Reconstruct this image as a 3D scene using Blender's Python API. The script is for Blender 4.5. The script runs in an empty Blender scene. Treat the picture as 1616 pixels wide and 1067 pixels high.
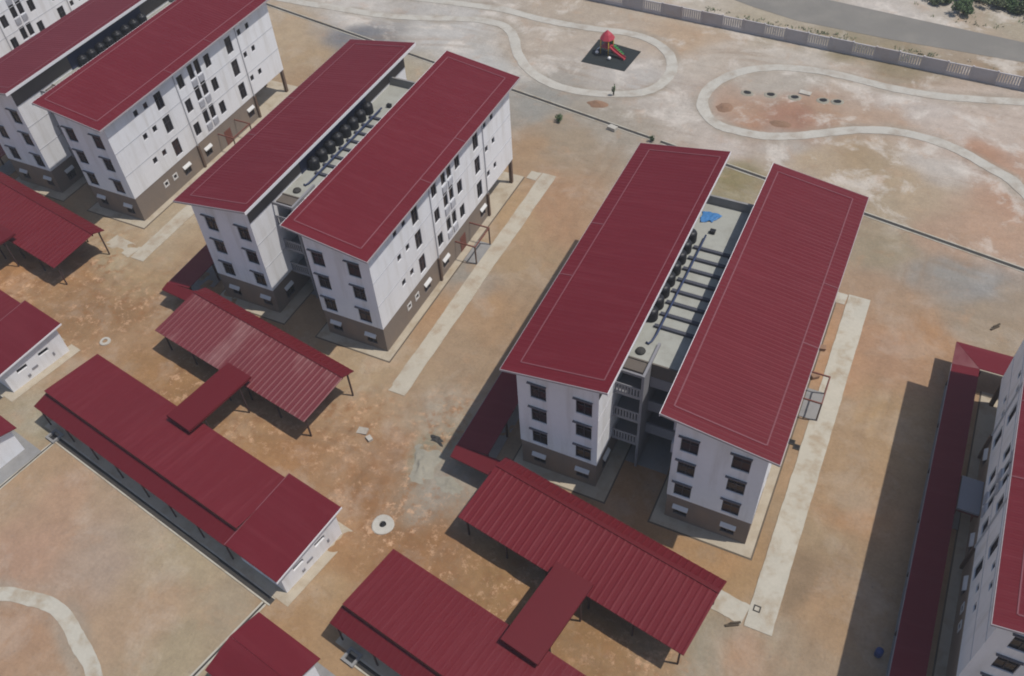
import bpy, bmesh, math, random
import numpy as np
from mathutils import Matrix, Vector, noise

random.seed(7)
SC = bpy.context.scene
COL = SC.collection
RAD = math.radians

# ------------------------------------------------------------------ camera
cam_data = bpy.data.cameras.new('camera')
cam = bpy.data.objects.new('camera', cam_data)
COL.objects.link(cam)
cam_data.sensor_width = 36.0
cam_data.lens = 31.8216
cam_data.clip_start = 0.5
cam_data.clip_end = 6000
CR = ((0.902169, -0.288714, 0.320524), (0.428724, 0.682448, -0.591997), (-0.047823, 0.671498, 0.739461))
cm = Matrix(CR).to_4x4()
cm.translation = (53.736, -50.972, 72.466)
cam.matrix_world = cm
SC.camera = cam

# ------------------------------------------------------------------ light
SUN_EL = RAD(64.6)
SUN_AZ = RAD(76.0)            # clockwise from +Y
world = bpy.data.worlds.new('World')
SC.world = world
world.use_nodes = True
wn = world.node_tree.nodes
sky = wn.new('ShaderNodeTexSky')
sky.sky_type = 'NISHITA'
sky.sun_disc = False
sky.sun_elevation = SUN_EL
sky.sun_rotation = SUN_AZ
sky.air_density = 1.0
sky.dust_density = 1.0
world.node_tree.links.new(sky.outputs[0], wn['Background'].inputs['Color'])
wn['Background'].inputs['Strength'].default_value = 0.098
sl = bpy.data.lights.new('sun', 'SUN')
sl.energy = 3.05
sl.angle = RAD(0.5)
sl.color = (1.0, 0.962, 0.90)
sun = bpy.data.objects.new('sun', sl)
COL.objects.link(sun)
sd = Vector((math.sin(SUN_AZ) * math.cos(SUN_EL), math.cos(SUN_AZ) * math.cos(SUN_EL), math.sin(SUN_EL)))
sun.rotation_euler = sd.to_track_quat('Z', 'Y').to_euler()
sun.location = (0, 0, 120)
SC.view_settings.view_transform = 'Standard'
SC.view_settings.look = 'None'
SC.view_settings.exposure = 0.14
SC.view_settings.gamma = 1.0
SC.cycles.filter_width = 1.9


def lin(r, g, b):
    f = lambda c: (c / 255 / 12.92) if c <= 10 else ((c / 255 + 0.055) / 1.055) ** 2.4
    return (f(r), f(g), f(b))


# ------------------------------------------------------------------ materials
def mat(name, col, rough=0.8, var=0.12, scale=0.6, var2=0.06, scale2=6.0, bump=0.0, bscale=8.0, spec=0.3, metal=0.0,
        stain=None, stain_amt=0.0, stain_scale=0.25, streak=None):
    """Principled material with two octaves of tone variation, optional stain patches, ribs and bump."""
    m = bpy.data.materials.new(name)
    m.use_nodes = True
    nt = m.node_tree
    N, L = nt.nodes, nt.links
    b = N['Principled BSDF']
    b.inputs['Roughness'].default_value = rough
    b.inputs['Metallic'].default_value = metal
    b.inputs['Specular IOR Level'].default_value = spec
    geo = N.new('ShaderNodeNewGeometry')
    pos = geo.outputs['Position']

    def nz(sc, det, vec=pos):
        t = N.new('ShaderNodeTexNoise')
        t.inputs['Scale'].default_value = sc
        t.inputs['Detail'].default_value = det
        t.inputs['Roughness'].default_value = 0.6
        L.new(vec, t.inputs['Vector'])
        return t.outputs['Fac']

    def math_(op, a, bb):
        n = N.new('ShaderNodeMath')
        n.operation = op
        for i, v in enumerate((a, bb)):
            if isinstance(v, (int, float)):
                n.inputs[i].default_value = v
            else:
                L.new(v, n.inputs[i])
        return n.outputs[0]
    f1 = math_('MULTIPLY', math_('SUBTRACT', nz(scale, 4), 0.5), var * 2.6)
    f2 = math_('MULTIPLY', math_('SUBTRACT', nz(scale2, 3), 0.5), var2 * 2.6)
    fac = math_('ADD', math_('ADD', f1, f2), 1.0)
    base = N.new('ShaderNodeRGB')
    base.outputs[0].default_value = (*col, 1)
    colr = base.outputs[0]
    if stain is not None:
        mr = N.new('ShaderNodeMapRange')
        mr.inputs['From Min'].default_value = 0.48
        mr.inputs['From Max'].default_value = 0.68
        vec = pos
        if streak:
            mp = N.new('ShaderNodeMapping')
            mp.inputs['Scale'].default_value = streak
            tc = N.new('ShaderNodeTexCoord')
            L.new(tc.outputs['Object'], mp.inputs['Vector'])
            vec = mp.outputs['Vector']
        L.new(nz(stain_scale, 5, vec), mr.inputs['Value'])
        mx = N.new('ShaderNodeMix')
        mx.data_type = 'RGBA'
        L.new(math_('MULTIPLY', mr.outputs['Result'], stain_amt), mx.inputs['Factor'])
        L.new(colr, mx.inputs['A'])
        mx.inputs['B'].default_value = (*stain, 1)
        colr = mx.outputs['Result']
    vm = N.new('ShaderNodeVectorMath')
    vm.operation = 'SCALE'
    L.new(colr, vm.inputs[0])
    L.new(fac, vm.inputs['Scale'])
    L.new(vm.outputs[0], b.inputs['Base Color'])
    if bump:
        bp = N.new('ShaderNodeBump')
        bp.inputs['Strength'].default_value = bump
        bp.inputs['Distance'].default_value = 0.1
        L.new(nz(bscale, 4), bp.inputs['Height'])
        L.new(bp.outputs[0], b.inputs['Normal'])
    return m


MAROON = (0.124, 0.0090, 0.0150)
M = {}
M['roof'] = mat('roof_sheet', MAROON, 0.5, 0.07, 0.08, 0.06, 1.2, spec=0.2, stain=(0.152, 0.021, 0.028), stain_amt=0.45, stain_scale=0.9, streak=(0.10, 1.6, 1))
M['roof_row'] = mat('low_roof_sheet', (0.127, 0.0104, 0.0160), 0.55, 0.09, 0.1, 0.06, 1.5, spec=0.2, stain=(0.157, 0.024, 0.030), stain_amt=0.45, stain_scale=1.0, streak=(1.6, 0.12, 1))
M['roof_bright'] = mat('new_red_sheet', (0.106, 0.0074, 0.0118), 0.5, 0.06, 0.2, 0.04, 2.0, spec=0.2)
M['roof_sheen'] = mat('painted_sheen_sheet', (0.145, 0.024, 0.028), 0.50, 0.10, 0.15, 0.06, 1.5, spec=0.42, stain=(0.245, 0.112, 0.106), stain_amt=0.9, stain_scale=0.4, streak=(0.5, 0.22, 1))  # pale streaks paint the sun's sheen into the sheet colour
M['fascia'] = mat('white_fascia', (0.72, 0.69, 0.69), 0.6, 0.05, 0.5)
M['conductor'] = mat('flashing_tape', (0.20, 0.066, 0.076), 0.6, 0.08, 0.6)
M['white'] = mat('white_wall_paint', (0.745, 0.74, 0.75), 0.75, 0.05, 0.25, 0.03, 2.0, stain=(0.50, 0.47, 0.43), stain_amt=0.42, stain_scale=1.0, streak=(0.9, 0.9, 0.10))
M['groove'] = mat('wall_joint', (0.47, 0.47, 0.49), 0.8, 0.05)
M['taupe'] = mat('taupe_wall_paint', (0.205, 0.165, 0.135), 0.8, 0.10, 0.3, 0.06, 2.0, stain=(0.27, 0.20, 0.145), stain_amt=0.5, stain_scale=0.7, streak=(0.7, 0.7, 0.35))
M['brown'] = mat('brown_column_paint', (0.13, 0.085, 0.06), 0.7, 0.1, 0.5)
M['redbrown'] = mat('red_brown_steel', (0.16, 0.055, 0.04), 0.6, 0.1, 0.5)
M['frame'] = mat('dark_window_frame', (0.048, 0.044, 0.052), 0.5, 0.1, 1.0)
M['glass'] = mat('dark_glass', (0.010, 0.010, 0.014), 0.2, 0.5, 0.35, 0.0, 1, spec=0.3)
M['louvre'] = mat('grey_louvre', (0.42, 0.42, 0.45), 0.6, 0.1, 1.0)
M['hood'] = mat('white_hood', (0.62, 0.61, 0.59), 0.7, 0.08, 1.0)
M['concrete'] = mat('pale_concrete', (0.44, 0.405, 0.335), 0.9, 0.10, 0.35, 0.08, 3.0, bump=0.15, stain=(0.335, 0.265, 0.185), stain_amt=0.9, stain_scale=0.55)
M['path_n'] = mat('dusty_pale_concrete', (0.445, 0.415, 0.36), 0.9, 0.12, 0.35, 0.09, 3.0, bump=0.15, stain=(0.335, 0.285, 0.23), stain_amt=0.9, stain_scale=0.4)
M['apron'] = mat('apron_concrete', (0.42, 0.36, 0.275), 0.9, 0.1, 0.4, 0.06, 3.0, stain=(0.32, 0.25, 0.17), stain_amt=0.8, stain_scale=0.5)
M['greycon'] = mat('grey_concrete', (0.245, 0.238, 0.23), 0.85, 0.1, 0.5, 0.06, 3.0, stain=(0.17, 0.16, 0.15), stain_amt=0.5, stain_scale=0.6)
M['courtcon'] = mat('roof_screed', (0.335, 0.335, 0.30), 0.9, 0.08, 0.4, 0.06, 2.5, stain=(0.25, 0.24, 0.205), stain_amt=0.6, stain_scale=0.5)
M['scuff'] = mat('silted_channel', (0.115, 0.09, 0.065), 0.95, 0.25, 0.6)
M['post'] = mat('dark_red_steel_post', (0.055, 0.03, 0.027), 0.6, 0.1, 0.5)
M['path_d'] = mat('silty_concrete', (0.42, 0.375, 0.30), 0.9, 0.10, 0.35, 0.08, 3.0, bump=0.15, stain=(0.345, 0.275, 0.20), stain_amt=1.0, stain_scale=0.5)
M['porch'] = mat('porch_slab', (0.23, 0.20, 0.165), 0.9, 0.12, 0.5)
M['glass_b'] = mat('greyish_glass', (0.022, 0.020, 0.024), 0.25, 0.5, 0.35, 0.0, 1, spec=0.4)
M['glass_c'] = mat('reddish_curtained_glass', (0.042, 0.022, 0.022), 0.3, 0.5, 0.35, 0.0, 1, spec=0.3)
M['edge'] = mat('dull_roof_edge', (0.36, 0.32, 0.325), 0.7, 0.08, 0.5)
M['screen'] = mat('dark_blue_panel', (0.035, 0.042, 0.085), 0.7, 0.15, 0.6)
M['canopy'] = mat('canopy_sheet', (0.127, 0.0104, 0.0160), 0.6, 0.09, 0.1, 0.06, 1.5, spec=0.15, stain=(0.157, 0.024, 0.030), stain_amt=0.45, stain_scale=1.0, streak=(1.6, 0.12, 1))
M['barrel'] = mat('dull_blue_drum', (0.03, 0.05, 0.15), 0.5, 0.2, 2)
M['stair'] = mat('grey_stair_paint', (0.235, 0.23, 0.245), 0.8, 0.08, 0.5)
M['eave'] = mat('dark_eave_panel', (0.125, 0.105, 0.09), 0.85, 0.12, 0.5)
M['ledge'] = mat('dark_ledge', (0.13, 0.12, 0.13), 0.8, 0.08, 0.5)
M['dark'] = mat('dark_recess', (0.02, 0.019, 0.02), 0.9, 0.2, 1.0)
M['drain'] = mat('dark_drain', (0.05, 0.045, 0.04), 0.85, 0.2, 1.0)  # dark colour stands in for the depth of the open channels
M['tank'] = mat('black_plastic', (0.018, 0.018, 0.021), 0.45, 0.1, 1.0)
M['beam'] = mat('dark_steel_beam', (0.060, 0.062, 0.078), 0.6, 0.1, 1.0)
M['blue'] = mat('blue_pipe', (0.035, 0.05, 0.11), 0.5, 0.1, 1.0)
M['tarp'] = mat('blue_tarp', (0.055, 0.18, 0.40), 0.5, 0.35, 1.5, 0.2, 5)
M['asphalt'] = mat('road_asphalt', (0.190, 0.176, 0.155), 0.9, 0.08, 0.15, 0.06, 4.0, stain=(0.25, 0.228, 0.195), stain_amt=0.7, stain_scale=0.12)
M['fencecon'] = mat('precast_concrete', (0.44, 0.41, 0.405), 0.85, 0.1, 0.4, 0.06, 3.0, stain=(0.35, 0.29, 0.25), stain_amt=0.5, stain_scale=0.4)
M['rail'] = mat('pale_concrete_bars', (0.50, 0.47, 0.465), 0.8, 0.08, 0.6)
M['rubber'] = mat('black_rubber', (0.022, 0.026, 0.026), 0.9, 0.15, 0.8)
M['red'] = mat('red_plastic', (0.40, 0.045, 0.065), 0.4, 0.05, 1)
M['green'] = mat('green_plastic', (0.05, 0.22, 0.06), 0.4, 0.05, 1)
M['yellow'] = mat('yellow_plastic', (0.55, 0.36, 0.06), 0.4, 0.05, 1)
M['whitep'] = mat('white_plastic', (0.75, 0.73, 0.70), 0.4, 0.05, 1)
M['soil'] = mat('orange_soil', (0.25, 0.150, 0.095), 0.95, 0.18, 0.7, 0.1, 4, bump=0.5, bscale=3)
M['sand'] = mat('grey_sand', (0.29, 0.265, 0.21), 0.95, 0.2, 0.7, 0.1, 4, bump=0.4, bscale=3)
M['rubble'] = mat('dark_rubble', (0.05, 0.048, 0.045), 0.95, 0.4, 1.5, 0.2, 6)
M['leaf'] = mat('scrub_leaf', (0.075, 0.115, 0.045), 0.7, 0.3, 0.8, 0.2, 4)
M['leaf2'] = mat('dry_scrub_leaf', (0.125, 0.145, 0.075), 0.7, 0.3, 0.8, 0.2, 4)
M['stem'] = mat('stem_bark', (0.08, 0.06, 0.04), 0.9, 0.2, 2)


# ------------------------------------------------------------------ mesh helpers
class MB:
    def __init__(self):
        self.v, self.f, self.s = [], [], []

    def add(self, vs, fs, smooth=False):
        o = len(self.v)
        self.v += [tuple(map(float, q)) for q in vs]
        self.f += [tuple(i + o for i in f) for f in fs]
        self.s += [smooth] * len(fs)
        return self

    def box(self, x0, x1, y0, y1, z0, z1):
        return self.hexa([(x0, y0), (x1, y0), (x1, y1), (x0, y1)], z0, z1)

    def hexa(self, xy, z0, z1):
        n = len(xy)
        zz0 = z0 if hasattr(z0, '__len__') else [z0] * n
        zz1 = z1 if hasattr(z1, '__len__') else [z1] * n
        vs = [(x, y, z) for (x, y), z in zip(xy, zz0)] + [(x, y, z) for (x, y), z in zip(xy, zz1)]
        fs = [tuple(range(n - 1, -1, -1)), tuple(range(n, 2 * n))]
        fs += [(i, (i + 1) % n, n + (i + 1) % n, n + i) for i in range(n)]
        return self.add(vs, fs)

    def quad(self, a, b, c, d):
        return self.add([a, b, c, d], [(0, 1, 2, 3)])

    def tube(self, pts, r, n=8):
        pts = [Vector(q) for q in pts]
        vs, fs = [], []
        for i, q in enumerate(pts):
            t = (pts[min(i + 1, len(pts) - 1)] - pts[max(i - 1, 0)]).normalized()
            a = t.orthogonal().normalized() if i == 0 else (a - t * a.dot(t)).normalized()
            b = t.cross(a)
            for k in range(n):
                an = 2 * math.pi * k / n
                vs.append(q + (a * math.cos(an) + b * math.sin(an)) * (r[i] if hasattr(r, '__len__') else r))
        for i in range(len(pts) - 1):
            for k in range(n):
                fs.append((i * n + k, i * n + (k + 1) % n, (i + 1) * n + (k + 1) % n, (i + 1) * n + k))
        fs.append(tuple(range(n - 1, -1, -1)))
        fs.append(tuple(range((len(pts) - 1) * n, len(pts) * n)))
        return self.add(vs, fs, True)

    def lathe(self, prof, cx=0, cy=0, n=20, smooth=True):
        vs, fs = [], []
        for r, z in prof:
            for k in range(n):
                an = 2 * math.pi * k / n
                vs.append((cx + r * math.cos(an), cy + r * math.sin(an), z))
        for i in range(len(prof) - 1):
            for k in range(n):
                fs.append((i * n + k, i * n + (k + 1) % n, (i + 1) * n + (k + 1) % n, (i + 1) * n + k))
        fs.append(tuple(range(n - 1, -1, -1)))
        fs.append(tuple(range((len(prof) - 1) * n, len(prof) * n)))
        return self.add(vs, fs, smooth)

    def build(self, name, material, parent=None, loc=(0, 0, 0), rz=0.0):
        me = bpy.data.meshes.new(name)
        me.from_pydata(self.v, [], self.f)
        me.polygons.foreach_set('use_smooth', self.s)
        bm = bmesh.new()
        bm.from_mesh(me)
        bmesh.ops.recalc_face_normals(bm, faces=bm.faces)
        bm.to_mesh(me)
        bm.free()
        me.materials.append(M[material] if isinstance(material, str) else material)
        o = bpy.data.objects.new(name, me)
        COL.objects.link(o)
        o.location = loc
        o.rotation_euler = (0, 0, rz)
        if parent is not None:
            o.parent = parent
        return o


def inst(src, parent, loc=(0, 0, 0), rz=0.0):
    """a copy of a part with its sub-parts"""
    o = src.copy()
    COL.objects.link(o)
    o.parent = parent
    o.location = loc
    o.rotation_euler = (0, 0, rz)
    for ch in src.children:
        c = ch.copy()
        COL.objects.link(c)
        c.parent = o
    return o


def thing(name, label, cat, loc=(0, 0, 0), rz=0.0, group=None):
    o = bpy.data.objects.new(name, None)
    COL.objects.link(o)
    o.location = loc
    o.rotation_euler = (0, 0, rz)
    return tag(o, label, cat, group)


def tag(o, label, cat, group=None):
    o['label'] = label
    o['category'] = cat
    if group:
        o['group'] = group
    return o


def struct(o, kind='structure'):
    o['kind'] = kind
    return o


def copy_tree(o, loc, label, group=None):
    c = o.copy()
    COL.objects.link(c)
    c.location = loc
    c['label'] = label
    if group:
        c['group'] = group
    for ch in list(o.children):
        d = ch.copy()
        COL.objects.link(d)
        d.parent = c
        for g in list(ch.children):
            e = g.copy()
            COL.objects.link(e)
            e.parent = d
    return c


TH = RAD(-10.0)


def row(a, b, z=0.0):
    """a point of the slanted row of halls and canopies: a along the row, b across it"""
    return (a * math.cos(TH) - b * math.sin(TH), a * math.sin(TH) + b * math.cos(TH), z)

# ------------------------------------------------------------------ ground
SAMP = [(-27.5, 54.3, 122, 124, 128), (-25.5, 52.5, 126, 126, 126), (-38.5,51,176,156,128),(-32.3,47.3,170,148,118),(-26.4,42,165,140,110),(-32.2,61.9,185,180,172),(-15.6,61.7,180,177,171),(-5.8,55.5,176,174,168),(0.2,65.5,172,160,145),(0.8,74.1,168,155,138),(16.6,60.4,176,171,164),(7,48,150,148,140),(14.6,41.4,158,142,120),(10.5,38.2,165,138,108),(17.6,28.4,168,135,105),(16,19,165,142,112),(17,10.4,168,138,105),(13.8,13.4,150,145,135),(17,4.1,160,138,112),(16.9,47,160,152,138),(26.3,53.9,174,166,156),(33.6,50.4,182,172,162),(20.1,73,172,150,125),(23.5,68.5,178,168,155),(36.3,73.4,180,172,160),(44.6,72.9,178,165,150),(58.6,71.3,180,165,150),(63.3,73.2,178,165,152),(34.1,57.7,166,138,116),(36.3,56.1,160,125,102),(40.9,58.4,155,118,98),(43.8,60.7,165,138,115),(37.1,66.5,168,160,148),(51.8,62.2,170,148,128),(59.6,63.7,185,172,160),(55.1,66.7,180,170,160),(65.6,66.1,182,168,155),(41.6,52.1,170,162,152),(45.9,50.9,168,150,125),(50.6,51.3,158,138,110),(54,49.9,160,142,115),(57.9,48.8,168,150,125),(59.3,54.8,180,172,162),(64,59.5,168,132,108),(68.6,50.5,170,138,115),(62.7,40.6,174,147,124),(68,42.8,174,145,122),(54.9,44.9,160,145,122),(56.1,37.9,155,142,118),(63.4,35.2,148,145,138),(67.5,34.2,145,145,142),(70.2,32.7,158,142,122),(59.2,28.1,165,140,115),(61.6,25,172,135,100),(58.1,19.6,168,135,108),(56.5,11.7,165,142,115),(53.3,17.6,178,140,105),(60.6,12.6,172,145,110),(58.9,3,162,138,108),(58.1,-3.8,160,140,112),(60,0.5,176,140,105),(58.1,-9.8,142,122,98),(60.7,-11.1,168,140,108),(58.2,-15.7,162,147,125),(53.3,-16.8,158,147,126),(55,-17.4,175,140,110),(68,29.7,160,142,118),(18.3,-11.6,165,128,95),(13.2,-10.4,172,140,105),(9.7,-8.5,168,140,108),(19.4,-15.8,152,114,78),(25.4,-16.8,150,112,75),(24,-18.9,155,117,80),(21.4,-23.5,162,126,88),(20.3,-27.9,172,145,110),(19.6,-29.8,165,132,95),(19,-19.7,170,135,100),(15.1,-6.1,165,142,115),(17.9,-5.8,160,148,128),(22.5,-10.2,150,145,122),(25.2,-12.1,160,152,138),(9.7,-4.8,174,152,122),(-23.7,-7.8,148,116,82),(-27.3,-7.1,152,120,86),(-20.2,-7.4,150,118,84),(-23.2,-3.1,166,142,108),(-31.1,-5.2,172,132,90),(-36.3,-6.2,174,130,86),(-17.5,-6.3,166,136,102),(-16.8,-12.2,166,136,104),(-11.6,-11,158,122,82),(-7.3,-13,156,120,80),(5.8,-15.3,163,126,86),(3.2,-13.9,172,138,100),(8.5,-15.8,163,122,82),(-27.2,3.7,174,152,122),(-27.4,7.5,172,156,130),(-28.5,0.7,172,156,126),(-18.1,-15.7,165,140,110),(-18.1,-22.2,160,150,125),(-14.5,-27.5,172,145,115),(-8.8,-28.2,177,146,119),(-6.2,-22.2,166,147,122),(1.6,-26.6,170,152,128),(-1.1,-32.1,170,150,131),(7,-28.6,172,156,128),(13.9,-30.1,165,150,126),(7.3,-35,174,148,120),(-7,-33.3,174,142,118),(-0.1,-40.2,170,138,110),(11.7,-36.1,165,150,122),(-12.3,-31.2,170,145,118),(33.2,-19.6,158,124,84),(37.7,-20.1,154,120,80),(43.9,-21,150,116,76),(46.7,-21.2,165,138,105),(52.2,-18.4,155,147,128),(29.4,81.6,165,155,135),(18.9,82.9,176,167,152),(42.4,79.4,140,130,105),(51.6,78.2,142,130,106),(61.9,78.6,145,128,105),(46.7,91,184,177,168),(61.4,90.5,165,150,130),(64.6,93.6,160,150,130),(55.8,92.4,176,168,155),(51.7,-11.3,168,138,100),(48.5,-10.1,170,135,95),(46.8,-8.5,172,138,98),(41.9,-6.7,165,128,92),(7.5,9.7,172,145,112),(11.3,5.8,170,138,105),(11.2,27.2,172,146,112),(9.7,-4.8,172,150,118),(36.2,41.4,140,130,95),(-21.1,48.7,172,160,135),(-1.6,-13.3,158,120,80),(8.5,-10.3,172,140,105),(-29.5,-6.9,160,128,92)]


def smooth_line(pts, n=6, closed=False):
    out = []
    P = [Vector((*q, 0)) for q in pts]
    k = len(P)
    for i in range(k if closed else k - 1):
        g = (lambda j: P[j % k]) if closed else (lambda j: P[min(max(j, 0), k - 1)])
        a, b, c, d = g(i - 1), g(i), g(i + 1), g(i + 2)
        for s in range(n):
            t = s / n
            out.append(0.5 * ((2 * b) + (c - a) * t + (2 * a - 5 * b + 4 * c - d) * t * t + (3 * b - a - 3 * c + d) * t ** 3))
    if not closed:
        out.append(P[-1])
    return out


LOOPS = [[(-60, 61.6), (-43.7, 61.6), (-37.6, 62), (-28.3, 62.6), (-21.5, 64.0), (-13.6, 66.5), (-8.8, 66.9), (-6.2, 65.8), (-4.15, 63.6), (-1.7, 59.75),
                       (1.76, 56.3), (5.8, 54.3), (9.9, 53.7), (14.2, 54.4), (19.0, 56.6), (20.9, 59.6), (21.2, 63.7),
                       (19.4, 67.7), (16.1, 70.3), (12.2, 71.3), (7.7, 70.9), (2.45, 70.5), (-3.1, 70.5), (-9.4, 71.2), (-15.7, 70.65), (-21.5, 70.0), (-34, 69), (-60, 68)],
         [(90, 79.5), (74, 74.6), (67.8, 73.0), (61.2, 71.3), (56.4, 70.4), (50.9, 70.2), (46.4, 70.7), (41.9, 71.0), (36.6, 70.3), (32.4, 68.4),
                       (29.5, 65.5), (27.8, 61.8), (27.6, 58.2), (29.0, 55.0), (31.3, 53.1), (34.1, 52.6), (37.5, 52.8), (41.4, 54.3), (45.1, 56.5),
                       (48.8, 58.7), (52.7, 59.9), (56.7, 60.0), (60.8, 59.0), (64.9, 56.7), (67.7, 55.0), (69.5, 53.0), (74, 48), (90, 40)],
         [(-9.5, -40.6), (-6.4, -38.4), (-4.0, -37.7), (-1.7, -37.3), (0.5, -37.6), (3.7, -39.0), (6.5, -40.4), (10.5, -43.8), (13, -48)]]


def axis(lo, hi, step, far):
    core = list(np.arange(lo, hi + 1e-6, step))
    return np.array([lo - far, lo - far * 0.4, lo - 120, lo - 40, lo - 12] + core + [hi + 12, hi + 40, hi + 120, hi + far * 0.4, hi + far])


def make_ground():
    xs, ys = axis(-100, 84, 0.45, 1500), axis(-46, 112, 0.45, 1500)
    X, Y = np.meshgrid(xs, ys)
    nx, ny = len(xs), len(ys)
    P = np.c_[X.ravel(), Y.ravel()]
    W = np.array([[noise.noise((x * .11, y * .11, 1.3)) * 3.2 + noise.noise((x * .35, y * .35, 7.3)) * 1.3,
                   noise.noise((x * .11, y * .11, 5.7)) * 3.2 + noise.noise((x * .35, y * .35, 3.3)) * 1.3] for x, y in P])
    Q = P + W
    num = np.zeros((len(P), 3))
    den = np.zeros(len(P))
    for x, y, r, g, b in SAMP:
        d2 = (Q[:, 0] - x) ** 2 + (Q[:, 1] - y) ** 2
        w = 1.0 / (d2 + 2.5) ** 1.9
        num += w[:, None] * np.array(lin(r, g, b)) * (0.90 if y > 52 - 0.18 * x else 0.80)
        den += w
    C = num / den[:, None]
    C = (C * 0.94 + C.mean(1, keepdims=True) * 0.06) * np.array([1.03, 1.0, 0.98])
    # churned building soil near the low halls, and wheel tracks
    D = np.zeros(len(P))
    for x, y, r in ((21, -16, 7), (12, -12, 5.5), (27, -22, 5), (36, -21, 5), (47, -24, 5), (-14, -3, 7), (-22, -7, 5), (-8, -10, 4), (3, -13, 5), (-30, -3, 6), (22, -6, 5), (-35, -8, 5)):
        D = np.maximum(D, np.clip(1.5 - np.hypot(Q[:, 0] - x, Q[:, 1] - y) / r, 0, 1))
    TR = np.zeros(len(P))
    for line in (((20.0, 44), (20.6, 20), (20.2, 0), (18.6, -9), (22.5, -15.5), (25.5, -20.5), (33, -21.8), (46, -24)), ((59.6, 44), (60.0, 20), (59.2, 0), (57.8, -18), (50, -27)),
                 ((-40, 0.5), (-27, -4), (-18, -3.5), (-14, -9), (-5, -11.5), (4, -13.6), (13, -12), (19, -14)), ((-20, 44), (-19.6, 20), (-19, 4), (-15, -4)), ((24, 44.5), (40, 41), (58, 38), (80, 33)), ((-30, 53), (-8, 60), (24, 58), (26, 70), (60, 73))):
        pl = smooth_line(line, 10)
        for off in (-.85, .85, 1.5):
            for a, b in zip(pl[:-1], pl[1:]):
                t = (b - a)
                ln = max(t.length, 1e-6)
                nx_, ny_ = -t.y / ln * off, t.x / ln * off
                ax, ay = a.x + nx_, a.y + ny_
                dx, dy = P[:, 0] + W[:, 0] * .12 - ax, P[:, 1] + W[:, 1] * .12 - ay
                s = np.clip((dx * t.x + dy * t.y) / ln ** 2, 0, 1)
                d = np.hypot(dx - s * t.x, dy - s * t.y)
                TR = np.maximum(TR, np.clip(1 - d / .55, 0, 1) * (.45 if off > 1 else .8))
    TR *= np.clip(np.array([noise.noise((x * .13, y * .13, 21.0)) for x, y in P]) * 1.6 + .55, 0, 1)
    ED = np.zeros(len(P))
    for loop in LOOPS:
        pl = smooth_line(loop, 6)
        for a, b in zip(pl[:-1], pl[1:]):
            t = b - a
            dx, dy = P[:, 0] + W[:, 0] * .25 - a.x, P[:, 1] + W[:, 1] * .25 - a.y
            s = np.clip((dx * t.x + dy * t.y) / max(t.length_squared, 1e-9), 0, 1)
            d = np.hypot(dx - s * t.x, dy - s * t.y)
            ED = np.maximum(ED, np.clip(1 - np.abs(d - .95) / .9, 0, 1))
    ED *= np.clip(np.array([noise.noise((x * .2, y * .2, 41.0)) for x, y in P]) * 1.5 + .6, 0.1, 1)
    Z = D * np.clip(np.array([noise.noise((x * .55, y * .55, 31.0)) + .6 * noise.noise((x * 1.3, y * 1.3, 11.0)) for x, y in P]), 0, 1) * .42 - TR * .03
    me = bpy.data.meshes.new('ground')
    idx = np.arange(nx * ny).reshape(ny, nx)
    F = np.stack([idx[:-1, :-1], idx[:-1, 1:], idx[1:, 1:], idx[1:, :-1]], -1).reshape(-1, 4)
    # leave out the cells under the open drain channels (none: they are raised kerbs)
    me.from_pydata([(x, y, z) for (x, y), z in zip(P, Z)], [], F.tolist())
    at = me.color_attributes.new('earth', 'FLOAT_COLOR', 'POINT')
    at.data.foreach_set('color', np.c_[C, np.clip((Q[:, 1] + 0.18 * Q[:, 0] - 51) / 3.0, 0, 1)].ravel().astype(np.float32))
    ct = me.color_attributes.new('worked', 'FLOAT_COLOR', 'POINT')
    ct.data.foreach_set('color', np.c_[D, TR, ED, np.ones(len(D))].ravel().astype(np.float32))
    me.polygons.foreach_set('use_smooth', [True] * len(me.polygons))
    m = bpy.data.materials.new('bare_earth')
    m.use_nodes = True
    nt = m.node_tree
    N, L = nt.nodes, nt.links
    b = N['Principled BSDF']
    b.inputs['Roughness'].default_value = 0.95
    b.inputs['Specular IOR Level'].default_value = 0.1
    a = N.new('ShaderNodeAttribute')
    a.attribute_name = 'earth'
    geo = N.new('ShaderNodeNewGeometry')

    def nz(sc, det, rough=0.6, vec=None, dist=0.0):
        t = N.new('ShaderNodeTexNoise')
        t.inputs['Scale'].default_value = sc
        t.inputs['Detail'].default_value = det
        t.inputs['Roughness'].default_value = rough
        t.inputs['Distortion'].default_value = dist
        L.new(vec or geo.outputs['Position'], t.inputs['Vector'])
        return t.outputs['Fac']

    def rng(v, a0, a1, b0, b1):
        r = N.new('ShaderNodeMapRange')
        for k, q in zip(('From Min', 'From Max', 'To Min', 'To Max'), (a0, a1, b0, b1)):
            r.inputs[k].default_value = q
        L.new(v, r.inputs['Value'])
        return r.outputs['Result']

    def mul(x, y):
        n = N.new('ShaderNodeMath')
        n.operation = 'MULTIPLY'
        for i, v in enumerate((x, y)):
            if isinstance(v, (int, float)):
                n.inputs[i].default_value = v
            else:
                L.new(v, n.inputs[i])
        return n.outputs[0]

    def mixc(f, A, B):
        n = N.new('ShaderNodeMix')
        n.data_type = 'RGBA'
        L.new(f, n.inputs['Factor'])
        for k, v in (('A', A), ('B', B)):
            if isinstance(v, tuple):
                n.inputs[k].default_value = (*v, 1)
            else:
                L.new(v, n.inputs[k])
        return n.outputs['Result']
    c = a.outputs['Color']
    # pale scraped patches, orange patches, damp grey patches
    far = a.outputs['Alpha']
    add = N.new('ShaderNodeMath')
    add.operation = 'MULTIPLY_ADD'
    L.new(far, add.inputs[0])
    add.inputs[1].default_value = 0.55
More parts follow.
